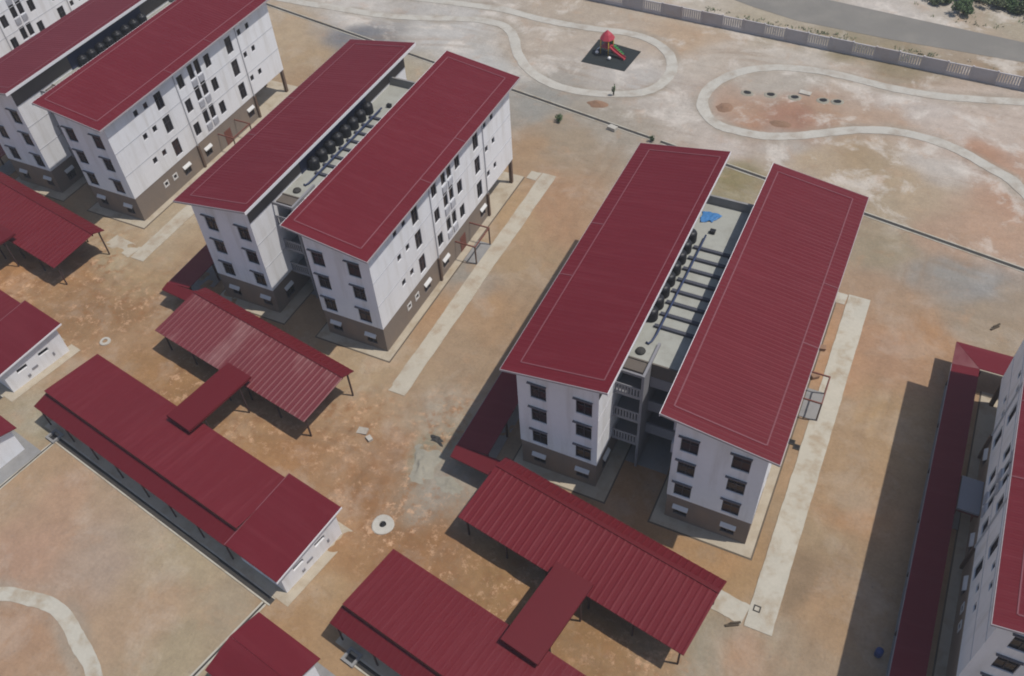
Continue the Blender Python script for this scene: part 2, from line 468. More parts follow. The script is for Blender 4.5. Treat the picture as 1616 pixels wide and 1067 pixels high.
    add.inputs[2].default_value = 0.15
    c = mixc(mul(rng(nz(0.14, 8, 0.68, dist=0.4), 0.52, 0.62, 0, 1), add.outputs[0]), c, lin(196, 187, 176))
    c = mixc(rng(nz(0.27, 7, 0.66, dist=0.3), 0.55, 0.70, 0, 0.32), c, lin(166, 130, 100))
    mp = N.new('ShaderNodeMapping')
    mp.inputs['Location'].default_value = (31, 17, 5)
    L.new(geo.outputs['Position'], mp.inputs['Vector'])
    c = mixc(rng(nz(0.2, 7, 0.68, mp.outputs['Vector'], 0.3), 0.56, 0.70, 0, 0.24), c, lin(146, 134, 118))
    # wheel tracks: long thin scuffs along and across the plots
    for k, (ang, sx, sy) in enumerate(((10, 0.05, 0.9), (80, 0.07, 1.1))):
        mq = N.new('ShaderNodeMapping')
        mq.inputs['Rotation'].default_value = (0, 0, RAD(ang))
        mq.inputs['Scale'].default_value = (sx, sy, 1)
        L.new(geo.outputs['Position'], mq.inputs['Vector'])
        s_ = mul(rng(nz(1.0, 5, 0.7, mq.outputs['Vector'], 0.35), 0.55, 0.72, 0, 1), rng(nz(0.06 + .03 * k, 2), 0.46, 0.6, 0, 0.24))
        c = mixc(s_, c, lin(132, 110, 88))
    w = N.new('ShaderNodeAttribute')
    w.attribute_name = 'worked'
    sp = N.new('ShaderNodeSeparateColor')
    L.new(w.outputs['Color'], sp.inputs['Color'])
    dist_, trk = sp.outputs['Red'], sp.outputs['Green']
    c = mixc(mul(dist_, rng(nz(0.8, 8, 0.75), 0.49, 0.60, 0, .75)), c, lin(134, 98, 68))
    c = mixc(mul(dist_, rng(nz(1.1, 8, 0.75, mp.outputs['Vector']), 0.54, 0.63, 0, .7)), c, lin(198, 160, 128))
    c = mixc(mul(sp.outputs['Blue'], .75), c, lin(146, 135, 120))
    c = mixc(mul(trk, .5), c, lin(134, 112, 90))
    # small stones
    vo = N.new('ShaderNodeTexVoronoi')
    vo.inputs['Scale'].default_value = 0.9
    L.new(geo.outputs['Position'], vo.inputs['Vector'])
    st = mul(rng(vo.outputs['Distance'], 0.05, 0.13, 1, 0), rng(nz(0.14, 2), 0.5, 0.6, 0, 0.55))
    c = mixc(st, c, lin(128, 112, 98))
    fac = mul(rng(nz(0.5, 6, 0.7), 0.25, 0.75, 0.85, 1.15), rng(nz(3.2, 6, 0.8), 0.25, 0.75, 0.84, 1.16))
    vm = N.new('ShaderNodeVectorMath')
    vm.operation = 'SCALE'
    L.new(c, vm.inputs[0])
    L.new(fac, vm.inputs['Scale'])
    L.new(vm.outputs[0], b.inputs['Base Color'])
    bp = N.new('ShaderNodeBump')
    bp.inputs['Strength'].default_value = 0.55
    bp.inputs['Distance'].default_value = 0.25
    L.new(nz(0.9, 7, 0.7), bp.inputs['Height'])
    L.new(bp.outputs[0], b.inputs['Normal'])
    me.materials.append(m)
    o = bpy.data.objects.new('ground', me)
    COL.objects.link(o)
    return struct(o)


make_ground()


def ribbon(name, pts, w, z, material, closed=False, n=10, rg=1.0):
    P = smooth_line(pts, n, closed)
    k = len(P)
    vs, fs = [], []
    for i, q in enumerate(P):
        a = P[(i - 1) % k] if closed else P[max(i - 1, 0)]
        c = P[(i + 1) % k] if closed else P[min(i + 1, k - 1)]
        t = (c - a).normalized()
        nrm = Vector((-t.y, t.x, 0)) * (w / 2)
        rag = {s: 1 + rg * .16 * noise.noise((q.x * .45, q.y * .45, 4 + 3 * s)) + rg * .10 * noise.noise((q.x * 1.9, q.y * 1.9, 9 + 3 * s)) for s in (-1, 1)}
        for s, zz in ((-1, -0.03), (-1, z), (1, z), (1, -0.03)):
            vs.append((q.x + nrm.x * s * rag[s], q.y + nrm.y * s * rag[s], zz))
    for i in range(k if closed else k - 1):
        j = (i + 1) % k
        for e in range(3):
            fs.append((i * 4 + e, j * 4 + e, j * 4 + e + 1, i * 4 + e + 1))
    if not closed:
        fs += [(0, 1, 2, 3), ((k - 1) * 4 + 3, (k - 1) * 4 + 2, (k - 1) * 4 + 1, (k - 1) * 4)]
    return MB().add(vs, fs).build(name, material)


# footpaths of the play field and of the court
for pts_, w_, z_, m__ in zip(LOOPS, (1.55, 1.6, 1.3), (.05, .05, .05), ('path_n', 'path_n', 'concrete')):
    struct(ribbon('path', pts_, w_, z_, m__))
# straight footpaths beside the apartment blocks
for x0, y0, shift in ((-39.9, 6.95, 0.25), (0, 0, 0), (41.05, -7.2, 0.0)):
    xi, xo = x0 + 13.6 + shift, x0 + 15.55 + shift
    if x0 > 20:
        xi, xo = 53.9, 56.2
    ya = y0 + 34.6
    yb = {41.05: -14.55, 0: -4.6, -39.9: 0.9}[x0]
    xm, wd = (xi + xo) / 2, xo - xi
    pm = 'concrete' if x0 > 20 else 'path_d'
    k_ = 40
    struct(ribbon('path', [(xm, yb + (ya - yb) * i_ / k_) for i_ in range(k_ + 1)], wd, .06, pm, n=3, rg=.3 if x0 > 20 else .45))
    struct(ribbon('path', [(xi - 1.5, ya - .9), (xi - .7, ya - .92), (xi - .12, ya - .95)], 1.7, .05, pm))
    if x0:
        wl = {41.05: 2.9, -39.9: 4.6}[x0]
        struct(ribbon('path', [(xi - wl, yb + .85 + wl * .17), (xi - wl / 2, yb + .85 + wl * .09), (xi - .12, yb + .9)], 2.0, .05, pm))


def channel(name, p, q, w=0.34, k=0.16, zk=0.05):
    """a small open channel: two concrete kerbs with a flat bed coloured dark for depth between them"""
    p, q = Vector((*p, 0)), Vector((*q, 0))
    t = (q - p).normalized()
    n = Vector((-t.y, t.x, 0))
    m_ = MB()
    for s in (-1, 1):
        a, b = n * s * w / 2, n * s * (w / 2 + k)
        m_.hexa([((p + a).x, (p + a).y), ((q + a).x, (q + a).y), ((q + b).x, (q + b).y), ((p + b).x, (p + b).y)], -0.03, zk)
    struct(m_.build(name + '_kerb', 'concrete'))
    m_ = MB()
    a = n * w / 2
    m_.quad(*[(v.x, v.y, 0.006) for v in (p - a, q - a, q + a, p + a)])
    struct(m_.build(name, 'drain'))


channel('drain', row(-100, 49.6)[:2], row(15.8, 50.3)[:2], 0.5)
channel('drain', row(16.9, 50.3)[:2], row(140, 50.3)[:2], 0.5)

# aprons of the blocks (concrete strips with a thin channel at their edge)
for x0, y0 in ((-39.9, 6.95), (0, 0), (41.05, -7.2), (80.3, -14.2), (-80.4, 14.1)):
    m_ = MB()
    m_.box(x0 + 2.4, x0 + 11.7, y0 - 1.15, y0 + 33, -0.03, 0.05)
    struct(m_.build('apron', 'apron'))
    m_ = MB()
    m_.box(x0 - 11.7, x0 - 2.1, y0 - 0.95, y0 + 33, -0.03, 0.05)
    struct(m_.build('apron', 'apron'))
    m_ = MB()
    for xa, xb, yy in ((2.4, 11.7, -1.15), (-11.7, -2.1, -0.95)):
        m_.box(x0 + xa - 0.15, x0 + xb + 0.15, y0 + yy - 0.16, y0 + yy, -0.03, 0.012)
        m_.box(x0 + xa - 0.15, x0 + xa, y0 + yy, y0 + 33, -0.03, 0.012)
        m_.box(x0 + xb, x0 + xb + 0.15, y0 + yy, y0 + 33, -0.03, 0.012)
    struct(m_.build('apron_channel', 'scuff'))
    m_ = MB()
    m_.box(x0 - 1.95, x0 + 2.2, y0 + 4.2, y0 + 33, -0.03, 0.03)
    struct(m_.build('pavement', 'greycon'))

# road beyond the fence
struct(MB().add([(-200, 100, 0.03), (20, 88.2, 0.03), (27, 85.8, 0.03), (34.4, 83.9, 0.03), (48.7, 83.2, 0.03), (66.8, 83.4, 0.03), (260, 78, 0.03),
                 (260, 83.5, 0.03), (66.4, 89.0, 0.03), (52, 90.4, 0.03), (37.3, 92.0, 0.03), (20, 95, 0.03), (-200, 110, 0.03)],
                [tuple(range(13))]).build('road', 'asphalt'))

# ------------------------------------------------------------------ apartment blocks
G, XO, LEN, ZB = 3.42, 10.88, 31.6, 3.6       # inner wall, outer wall, length, top of the ground storey
GI, GO, ZI, ZO = 2.23, 11.81, 16.09, 14.63    # roof edges and their heights
OYN, OYF = 1.25, 1.34


def zr(x):
    return ZI + (ZO - ZI) * (x - GI) / (GO - GI)


def holed(mb, T, u0, u1, z0, z1, holes, depth=0.2):
    us = sorted({u0, u1} | {h[0] for h in holes} | {h[1] for h in holes})
    zs = sorted({z0, z1} | {h[2] for h in holes} | {h[3] for h in holes})
    for a, b in zip(us[:-1], us[1:]):
        for c, d in zip(zs[:-1], zs[1:]):
            um, zm = (a + b) / 2, (c + d) / 2
            if any(h[0] < um < h[1] and h[2] < zm < h[3] for h in holes):
                continue
            mb.quad(T(a, 0, c), T(b, 0, c), T(b, 0, d), T(a, 0, d))
    for a, b, c, d in holes:
        mb.quad(T(a, 0, c), T(b, 0, c), T(b, depth, c), T(a, depth, c))
        mb.quad(T(a, 0, d), T(b, 0, d), T(b, depth, d), T(a, depth, d))
        mb.quad(T(a, 0, c), T(a, 0, d), T(a, depth, d), T(a, depth, c))
        mb.quad(T(b, 0, c), T(b, 0, d), T(b, depth, d), T(b, depth, c))


def window_proto(w, h, nx, nz, name='window'):
    f = MB()
    t = 0.07
    f.box(-w / 2, w / 2, 0.10, 0.17, -h / 2, -h / 2 + t)
    f.box(-w / 2, w / 2, 0.10, 0.17, h / 2 - t, h / 2)
    f.box(-w / 2, -w / 2 + t, 0.10, 0.17, -h / 2 + t, h / 2 - t)
    f.box(w / 2 - t, w / 2, 0.10, 0.17, -h / 2 + t, h / 2 - t)
    for i in range(1, nx):
        x = -w / 2 + w * i / nx
        f.box(x - t / 2, x + t / 2, 0.105, 0.165, -h / 2 + t, h / 2 - t)
    for i in range(1, nz):
        z = -h / 2 + h * i / nz + h * 0.08
        f.box(-w / 2 + t, w / 2 - t, 0.102, 0.16, z - t / 2, z + t / 2)
    o = f.build(name, 'frame')
    p = MB().box(-w / 2, w / 2, 0.18, 0.195, -h / 2, h / 2).build('pane', 'glass', o)
    return o


# window kinds: width, height, lights across, lights up
KIND = {'near': (1.5, 1.95, 2, 2), 'tall': (1.25, 2.25, 2, 2), 'mid': (1.1, 1.75, 2, 1), 'small': (0.70, 0.80, 1, 1), 'door': (0.95, 1.95, 1, 1), 'low': (1.25, 1.1, 2, 1), 'vent': (0.5, 0.5, 1, 1)}
LONG = []
for zsm, zbig, zmid, zdoor in ((6.0, 5.35, 5.45, 6.1), (9.55, 8.85, 8.95, 9.55), (12.85, 12.2, 12.4, 12.6)):
    LONG += [('small', 4.95, zsm), ('small', 6.68, zsm), ('tall', 8.85, zbig), ('mid', 13.0, zmid), ('door', 15.1, zdoor), ('door', 16.4, zdoor), ('mid', 18.3, zmid), ('tall', 22.7, zbig), ('small', 25.1, zsm - .05), ('small', 26.88, zsm - .05)]
LONG_LOW = [('vent', 5.2, 2.15), ('vent', 6.9, 2.1), ('low', 9.2, 1.45), ('low', 13.6, 1.4), ('low', 23.1, 1.5)]
NEAR = [('near', x, z) for z in (4.95, 8.22, 11.48) for x in (4.68, 8.95)]
NEAR_LOW = [('low', 4.75, 1.4), ('low', 9.1, 1.3)]


def rect(k, u, z):
    w, h = KIND[k][:2]
    return (u - w / 2, u + w / 2, z - h / 2, z + h / 2)


def make_block():
    root = thing('apartment_block', '', 'apartment block', (0, 0, 0), group='apartment blocks of the estate')
    protos = {k: window_proto(*v, name='door' if k == 'door' else 'window') for k, v in KIND.items()}
    hood = MB().hexa([(-0.70, -0.26), (0.70, -0.26), (0.70, 0.0), (-0.70, 0.0)], [-0.16, -0.16, 0.12, 0.12], [-0.06, -0.06, 0.26, 0.26]).build('hood', 'hood')
    ledge = MB().box(-1.0, 0.80, -0.2, -0.002, 0, 0.09).build('ledge', 'ledge')
    lou = MB()
    for i in range(6):
        lou.box(-0.42, 0.42, -0.12, -0.002, -0.45 + i * 0.15, -0.45 + i * 0.15 + 0.09)
    lou.box(-0.46, -0.42, -0.13, -0.002, -0.45, 0.42)
    lou.box(0.42, 0.46, -0.13, -0.002, -0.45, 0.42)
    lou = lou.build('louvre', 'louvre')
    ring = MB()
    for a, b, c, d in ((-.42, .42, -.42, -.25), (-.42, .42, .25, .42), (-.42, -.25, -.25, .25), (.25, .42, -.25, .25)):
        ring.box(a, b, -0.05, -0.002, c, d)
    ring = ring.build('vent_frame', 'hood')
    used = set()

    def put(o, loc, rz):
        if o.name in used:
            return inst(o, root, loc, rz)
        used.add(o.name)
        o.parent = root
        o.location = loc
        o.rotation_euler = (0, 0, rz)
        return o
    for s in (1, -1):
        dy = 0.0 if s == 1 else 0.245
        rzo = math.pi / 2 * s
        XW, YW = XO + 0.06, -0.06 + dy
        To = lambda u, d, z: (s * (XW - d), u + dy, z)
        Tn = lambda u, d, z: (s * u, YW + d, z)
        To2 = lambda u, d, z: (s * (XO - d), u + dy, z)
        Tn2 = lambda u, d, z: (s * u, dy + d, z)
        ztop = zr(XW) - 0.28
        zin = zr(G) - 0.28
        # white upper storeys
        m = MB()
        holed(m, To, -0.06, LEN, ZB, ztop, [rect(*w) for w in LONG])
        holed(m, Tn, G - 0.06, XW, ZB, 13.9, [rect(*w) for w in NEAR])
        xa, xb = s * (G - 0.06), s * XW
        y0, y1 = YW, LEN + dy
        m.add([(xa, y0, 13.9), (xb, y0, 13.9), (xb, y0, ztop), (xa, y0, zin)], [(0, 1, 2, 3)])
        m.add([(xa, y0, ZB), (xa, y1, ZB), (xa, y1, zin), (xa, y0, zin)], [(0, 1, 2, 3)])
        m.add([(xa, y1, ZB), (xb, y1, ZB), (xb, y1, ztop), (xa, y1, zin)], [(0, 1, 2, 3)])
        m.add([(xa, y0, ZB), (xb, y0, ZB), (xb, y1, ZB), (xa, y1, ZB)], [(0, 1, 2, 3)])
        m.add([(xa, y0, zin), (xb, y0, ztop), (xb, y1, ztop), (xa, y1, zin)], [(0, 1, 2, 3)])
        m.build('upper_wall', 'white', root)
        # ground storey
        m = MB()
        holed(m, To2, 0.0, 24.5, 0, ZB, [rect(*w) for w in LONG_LOW])
        holed(m, Tn2, G, XO, 0, ZB, [rect(*w) for w in NEAR_LOW])
        m.add([(s * G, dy, 0), (s * G, 24.5 + dy, 0), (s * G, 24.5 + dy, ZB), (s * G, dy, ZB)], [(0, 1, 2, 3)])
        m.add([(s * G, 24.5 + dy, 0), (s * XO, 24.5 + dy, 0), (s * XO, 24.5 + dy, ZB), (s * G, 24.5 + dy, ZB)], [(0, 1, 2, 3)])
        m.build('ground_storey_wall', 'taupe', root)
        for k, u, z in LONG:
            put(protos[k], (s * XW, u + dy, z), rzo)
            if k == 'door':
                put(lou, (s * XW, u + dy, z - 1.5), rzo)
        for k, u, z in LONG_LOW:
            put(protos[k], (s * XO, u + dy, z), rzo)
            if k == 'vent':
                put(ring, (s * XO, u + dy, z), rzo)
            else:
                put(hood, (s * XO, u + dy, z + 0.72), rzo)
        for k, u, z in NEAR:
            put(protos[k], (s * u, YW, z), 0)
            put(ledge, (s * u, YW, z + 1.0), 0)
        for k, u, z in NEAR_LOW:
            put(protos[k], (s * u, dy, z), 0)
            put(hood, (s * u, dy, z + 0.72), 0)
        put(hood, (s * G, 2.4 + dy, 2.2), -rzo)
        put(protos['low'], (s * (G - 0.2), 2.4 + dy, 1.4), -rzo)
        # dark panels under the inner eave
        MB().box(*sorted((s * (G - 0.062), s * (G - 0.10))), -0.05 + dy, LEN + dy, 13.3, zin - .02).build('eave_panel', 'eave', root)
        # storey joints and corner trims
        m = MB()
        for z in (6.9, 10.2):
            m.box(*sorted((s * (XW + 0.002), s * (XW + 0.03))), -0.09 + dy, LEN + dy, z, z + 0.07)
            m.box(*sorted((s * (G - 0.09), s * (G - 0.062))), -0.06 + dy, 8 + dy, z, z + 0.07)
        m.build('storey_joint', 'groove', root)
        # down pipes
        for u in (12.0, 24.42):
            MB().box(*sorted((s * (XW + 0.005), s * (XW + 0.12))), u - 0.05 + dy, u + 0.05 + dy, ZB - 0.1, zr(XW) - 0.3).build('down_pipe', 'groove', root)
            MB().box(*sorted((s * (XO + 0.01), s * (XO + 0.26))), u - 0.16 + dy, u + 0.16 + dy, 0, ZB - 0.15).build('pier', 'brown', root)
        # open bay at the far end
        for x, u in ((10.7, 31.35), (6.9, 31.35), (3.65, 31.35)):
            MB().box(*sorted((s * (x - 0.2), s * (x + 0.2))), u - 0.2 + dy, u + 0.2 + dy, 0, ZB - 0.01).build('column', 'brown', root)
        # roof sheet, fascia and flashing
        ya, yb = -OYN + dy, LEN + OYF + dy
        nr = 72
        pr = []
        for i in range(nr):
            y0_, p_ = ya + (yb - ya) * i / nr, (yb - ya) / nr
            pr += [(y0_, 0), (y0_ + p_ - .17, 0), (y0_ + p_ - .13, .014), (y0_ + p_ - .04, .014)]
        pr.append((yb, 0))
        k = len(pr)
        vs = [(s * GI, y, ZI - .02 + q) for y, q in pr] + [(s * GO, y, ZO - .02 + q) for y, q in pr]
        vs += [(s * GI, ya, ZI - .1), (s * GI, yb, ZI - .1), (s * GO, ya, ZO - .1), (s * GO, yb, ZO - .1)]
        o_ = 2 * k
        fs = [(i, i + 1, k + i + 1, k + i) for i in range(k - 1)] + [(o_, o_ + 1, o_ + 3, o_ + 2), tuple(range(k)) + (o_ + 1, o_), tuple(range(k, 2 * k)) + (o_ + 3, o_ + 2), (0, k, o_ + 2, o_), (k - 1, 2 * k - 1, o_ + 3, o_ + 1)]
        rf = MB().add(vs, fs).build('roof', 'roof', root)
        e = 0.03
        for xa, xb, yc, yd, mm in ((GI - .05, GI, ya - .05, yb + .05, 'fascia'), (GO, GO + .05, ya - .05, yb + .05, 'edge')):
            dp = .40 if mm == 'fascia' else .22
            MB().hexa([(s * xa, yc), (s * xb, yc), (s * xb, yd), (s * xa, yd)], [zr(xa) - dp, zr(xb) - dp, zr(xb) - dp, zr(xa) - dp], [zr(xa) - e, zr(xb) - e, zr(xb) - e, zr(xa) - e]).build('fascia', mm, root)
        for yc, yd in ((ya - .05, ya), (yb, yb + .05)):
            MB().hexa([(s * GI, yc), (s * GO, yc), (s * GO, yd), (s * GI, yd)], [zr(GI) - .24, zr(GO) - .24, zr(GO) - .24, zr(GI) - .24], [zr(GI) - e, zr(GO) - e, zr(GO) - e, zr(GI) - e]).build('fascia', 'edge', root)
        m = MB()
        w = 0.05
        xi_, xo_ = GI + 0.75, GO - 1.35
        yi_, yo_ = ya + 1.2, yb - 1.1

        def strip(xa, xb, yc, yd):
            m.hexa([(s * xa, yc), (s * xb, yc), (s * xb, yd), (s * xa, yd)], [zr(xa) - .02, zr(xb) - .02, zr(xb) - .02, zr(xa) - .02], [zr(xa) + .03, zr(xb) + .03, zr(xb) + .03, zr(xa) + .03])
        strip(xi_ - w, xi_ + w, yi_, yo_)
        strip(xo_ - w, xo_ + w, yi_, yo_)
        strip(xi_ + w, xo_ - w, yi_ - w, yi_ + w)
        strip(xi_ + w, xo_ - w, yo_ - w, yo_ + w)
        for u in (11.5, 19.2):
            strip(xo_ + w, GO - .02, u - w, u + w)
        m.build('flashing_tape', 'conductor', rf)
        # eave brackets at the near end, under the sheet
        m = MB()
        for x in (4.2, 6.5, 8.8):
            m.hexa([(s * (x - .08), ya + .05), (s * (x + .08), ya + .05), (s * (x + .08), YW - .01), (s * (x - .08), YW - .01)], [zr(x) - .32] * 4, [zr(x) - .12] * 4)
        m.build('purlin_end', 'frame', root)
    # flat roof between the slabs, with its far parapet
    ZC = 13.0
    MB().box(-G + .07, G - .07, 5.9, 28.2, ZC - .25, ZC).build('flat_roof', 'courtcon', root)
    MB().box(-G + .07, G - .07, 28.2, 28.45, ZC - 1.5, ZC + 1.0).build('parapet', 'greycon', root)
    MB().box(-G + .07, G - .07, 28.45, 28.75, 0, ZC + 0.4).build('core_wall', 'greycon', root)
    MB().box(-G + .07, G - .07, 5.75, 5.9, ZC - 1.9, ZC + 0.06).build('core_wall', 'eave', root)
    for z in (ZB, 6.95, 10.3):
        MB().box(-0.70, G - .07, 5.7, 5.9, z - 0.2, z + 1.1).build('corridor_parapet', 'stair', root)
        MB().box(-0.70, G - .07, 5.91, 8.19, z - 0.2, z).build('corridor_floor', 'stair', root)
    MB().box(-G + .07, G - .07, 8.2, 8.35, 0, ZC - .26).build('corridor_wall', 'taupe', root)
    for x in (-.6, 1.4):
        for z in (ZB, 6.95, 10.3):
            MB().box(x, x + 1.0, 8.12, 8.19, z + .05, z + 2.1).build('corridor_door', 'frame', root)
    # stair tower
    MB().box(-0.95, -0.72, 3.9, 8.1, 0, 13.3).build('stair_fin', 'stair', root)
    for z in (ZB, 6.95, 10.3):
        MB().box(-G + .07, -0.96, 4.03, 8.1, z - .2, z).build('landing', 'stair', root)
    m = MB()
    m.box(-G + .07, -0.96, 3.92, 4.1, 13.0, 13.3)
    m.build('lintel', 'stair', root)
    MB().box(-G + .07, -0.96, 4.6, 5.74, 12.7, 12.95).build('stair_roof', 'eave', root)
    for z in (ZB, 6.95, 10.3):
        m = MB()
        m.box(-G + .07, -0.96, 3.9, 4.02, z - .25, z + .12)
        m.box(-G + .07, -0.96, 3.9, 4.0, z + 1.0, z + 1.2)
        for i in range(9):
            x = -G + .1 + i * 0.28
            m.box(x, x + .15, 3.92, 3.98, z + .12, z + 1.0)
        m.build('balustrade', 'stair', root)
    # window grilles on the inner wall beside the court
    for z in (8.2, 11.4):
        m = MB()
        for i in range(5):
            m.box(G - .60, G - .07, 1.6 + i * .28, 1.66 + i * .28, z - .6, z + .6)
        m.box(G - .62, G - .07, 1.55, 2.85, z - .66, z - .6)
        m.box(G - .62, G - .07, 1.55, 2.85, z + .6, z + .66)
        m.build('window_grille', 'louvre', root)
    # entrance porches on the outer long walls
    for s in (1, -1):
        xe = 13.5 if s > 0 else 12.72
        p = MB().box(*sorted((s * (XO + .9), s * (xe + .1))), 15.9, 19.7, -.02, 0.09).build('porch_floor', 'greycon', root)
        if s < 0:
            MB().box(*sorted((s * (XO + .03), s * xe)), 16.0, 19.6, 2.75, 2.98).build('porch_roof', 'stair', p)
        m = MB()
        for xa, xb, yc, yd in ((XO + .03, xe + .05, 15.93, 16.05), (XO + .03, xe + .05, 19.55, 19.67), (xe - .07, xe + .05, 16.06, 19.54)):
            m.box(*sorted((s * xa, s * xb)), yc, yd, 2.6, 2.74)
        m.build('porch_frame', 'redbrown', p)
        for u in (16.0, 19.6):
            MB().box(*sorted((s * (xe - .1), s * (xe + .04))), u - .07, u + .07, 0.09, 2.6).build('porch_post', 'brown', p)
        MB().box(*sorted((s * (XO + .01), s * (XO + .05))), 17.1, 18.4, 0.1, 2.2).build('entrance_door', 'redbrown', root)
    MB().box(-3.33, -3.27, 9.4, 22.8, ZC + .004, ZC + 1.9).build('tank_screen', 'screen', root)
    # tank stand on the flat roof
    for i in range(8):
        u = 10.05 + i * 1.6
        MB().box(-2.0, 3.2, u - .16, u + .16, ZC + .004, ZC + .26).build('beam', 'beam', root)
    return root


blk = make_block()
prnd = random.Random(5)
for ch in blk.children:
    for pn in ch.children:
        if pn.name.startswith('pane'):
            q = prnd.random()
            if q < .38:
                pn.material_slots[0].link = 'OBJECT'
                pn.material_slots[0].material = M['glass_b' if q < .24 else 'glass_c']
blk.location = (41.05, -7.2, 0)
blk['label'] = 'white apartment block with a blue tarp on the flat roof between its maroon roofs'
copy_tree(blk, (0, 0, 0), 'white twin-roofed apartment block standing behind the pale canopy')
copy_tree(blk, (-39.9, 6.95, 0), 'white twin-roofed apartment block at upper left, its far roof end cut by the picture')
copy_tree(blk, (-80.4, 14.4, 0), 'white apartment block in the far upper left corner, only a windowed wall showing')
copy_tree(blk, (80.3, -14.2, 0), 'shaded apartment block with maroon roof cut off by the right picture edge')


# ------------------------------------------------------------------ things on the flat roofs
def tank_mesh():
    prof = [(0.60, 0.0), (0.62, 0.05)]
    for i in range(4):
        z = .12 + i * .2
        prof += [(0.62, z), (0.585, z + .05), (0.585, z + .1), (0.62, z + .15)]
    prof += [(0.60, .98), (0.52, 1.12), (0.36, 1.22), (0.28, 1.23), (0.28, 1.31), (0.05, 1.33)]
    return MB().lathe(prof, n=20)


tank0 = tank_mesh().build('water_tank', 'tank')
WHERE = {'C': (41.05, -7.2, 'on the blue tarp block'), 'B': (0, 0, 'on the block behind the pale canopy'),
         'A': (-39.9, 6.95, 'on the upper left block')}
first = True
for key, (x0, y0, where) in WHERE.items():
    for i in range(8):
        o = tank0 if first else tank0.copy()
        if not first:
            COL.objects.link(o)
        first = False
        o.location = (x0 - 2.62, y0 + 10.9 + i * 1.6, 13.05)
        end = {0: 'nearest black water tank of the row ', 7: 'farthest black water tank of the row '}.get(i, 'black ribbed water tank inside the row ')
        tag(o, end + where, 'water tank', ('end' if i in (0, 7) else 'inner') + ' water tanks ' + where)
    z = 13.34
    pts = [(x0 - 1.35, y0 + 23, z + .05), (x0 - 1.35, y0 + 17, z + .05), (x0 - 1.4, y0 + 11, z + .05), (x0 - 1.42, y0 + 9.0, z), (x0 - 1.55, y0 + 8.2, z - .15), (x0 - 1.75, y0 + 7.8, z - .22), (x0 - 2.0, y0 + 7.9, z - .24)]
    tag(MB().tube(pts, 0.10, 8).build('water_pipe', 'blue'), 'dark blue water pipe running past the black tanks ' + where, 'pipe')
    tag(MB().box(-.24, .24, -.2, .2, 0, .3).box(-.28, .28, -.24, .24, .3, .36).build('roof_hatch', 'tank', None, (x0 - 0.95, y0 + 24.0, 13.0)), 'small dark access hatch beyond the tanks ' + where, 'hatch')
    tag(MB().lathe([(.42, 0), (.46, .1), (.40, .22), (.15, .3)], n=14).build('roof_outlet', 'rubble', None, (x0 - 2.1, y0 + 6.75, 13.0)), 'dark roof outlet cap at the near end ' + where, 'roof outlet')

# blue tarpaulin lying crumpled on the flat roof
vs, fs = [], []
n = 14
for j in range(n):
    for i in range(n):
        u, v = i / (n - 1) - .5, j / (n - 1) - .5
        r = (1.15 - .55 * (u * u + v * v)) * (1 + 0.3 * noise.noise((u * 5, v * 5, 3)))
        vs.append((u * 1.7 * r * (1 + .5 * v) + .2 * v, v * 1.6 * r * (1 - .35 * u) + .25 * u, 0.03 + 0.22 * abs(noise.noise((u * 4, v * 4, 9)))))
for j in range(n - 1):
    for i in range(n - 1):
        fs.append((j * n + i, j * n + i + 1, j * n + n + i + 1, j * n + n + i))
vs2 = [(x, y, 0.005) for x, y, z in vs]
tp = MB().add(vs, fs, True).build('tarpaulin', 'tarp', None, (39.15, 18.9, 13.0))
sol = tp.modifiers.new('thickness', 'SOLIDIFY')
sol.thickness = 0.02
tag(tp, 'crumpled bright blue tarpaulin lying on the flat roof between two maroon roofs', 'tarpaulin')
# ------------------------------------------------------------------ slanted row: canopies, links, halls
def ribbed(mb, a0, a1, b0, z0, b1, z1, pitch=0.66, h=0.036, t=0.07, ribw=0.16, deep=False):
    """a trapezoid-ribbed sheet running down b from (b0,z0) to (b1,z1); a real profile with thickness"""
    n = max(1, round((a1 - a0) / pitch))
    p = (a1 - a0) / n
    prof = []
    for i in range(n):
        x = a0 + i * p
        if deep:      # broad ribs with flanks of about thirty degrees
            prof += [(x, 0), (x + p - .27, 0), (x + p - .18, h), (x + p - .09, h)]
            continue
        prof += [(x, 0), (x + p - ribw * 1.6, 0), (x + p - ribw * 1.15, h), (x + p - ribw * .45, h)]
    prof.append((a1, 0))
    k = len(prof)
    vs = []
    for (b, z) in ((b0, z0), (b1, z1)):
        for x, q in prof:
            vs.append((x, b, z + q))
    for (b, z) in ((b0, z0), (b1, z1)):
        vs += [(a0, b, z - t), (a1, b, z - t)]
    fs = [(i, i + 1, k + i + 1, k + i) for i in range(k - 1)]
    o = 2 * k
    fs += [(o, o + 1, o + 3, o + 2), tuple(range(k)) + (o + 1, o), tuple(range(k, 2 * k)) + (o + 3, o + 2), (0, k, o + 2, o), (k - 1, 2 * k - 1, o + 3, o + 1)]
    return mb.add(vs, fs)


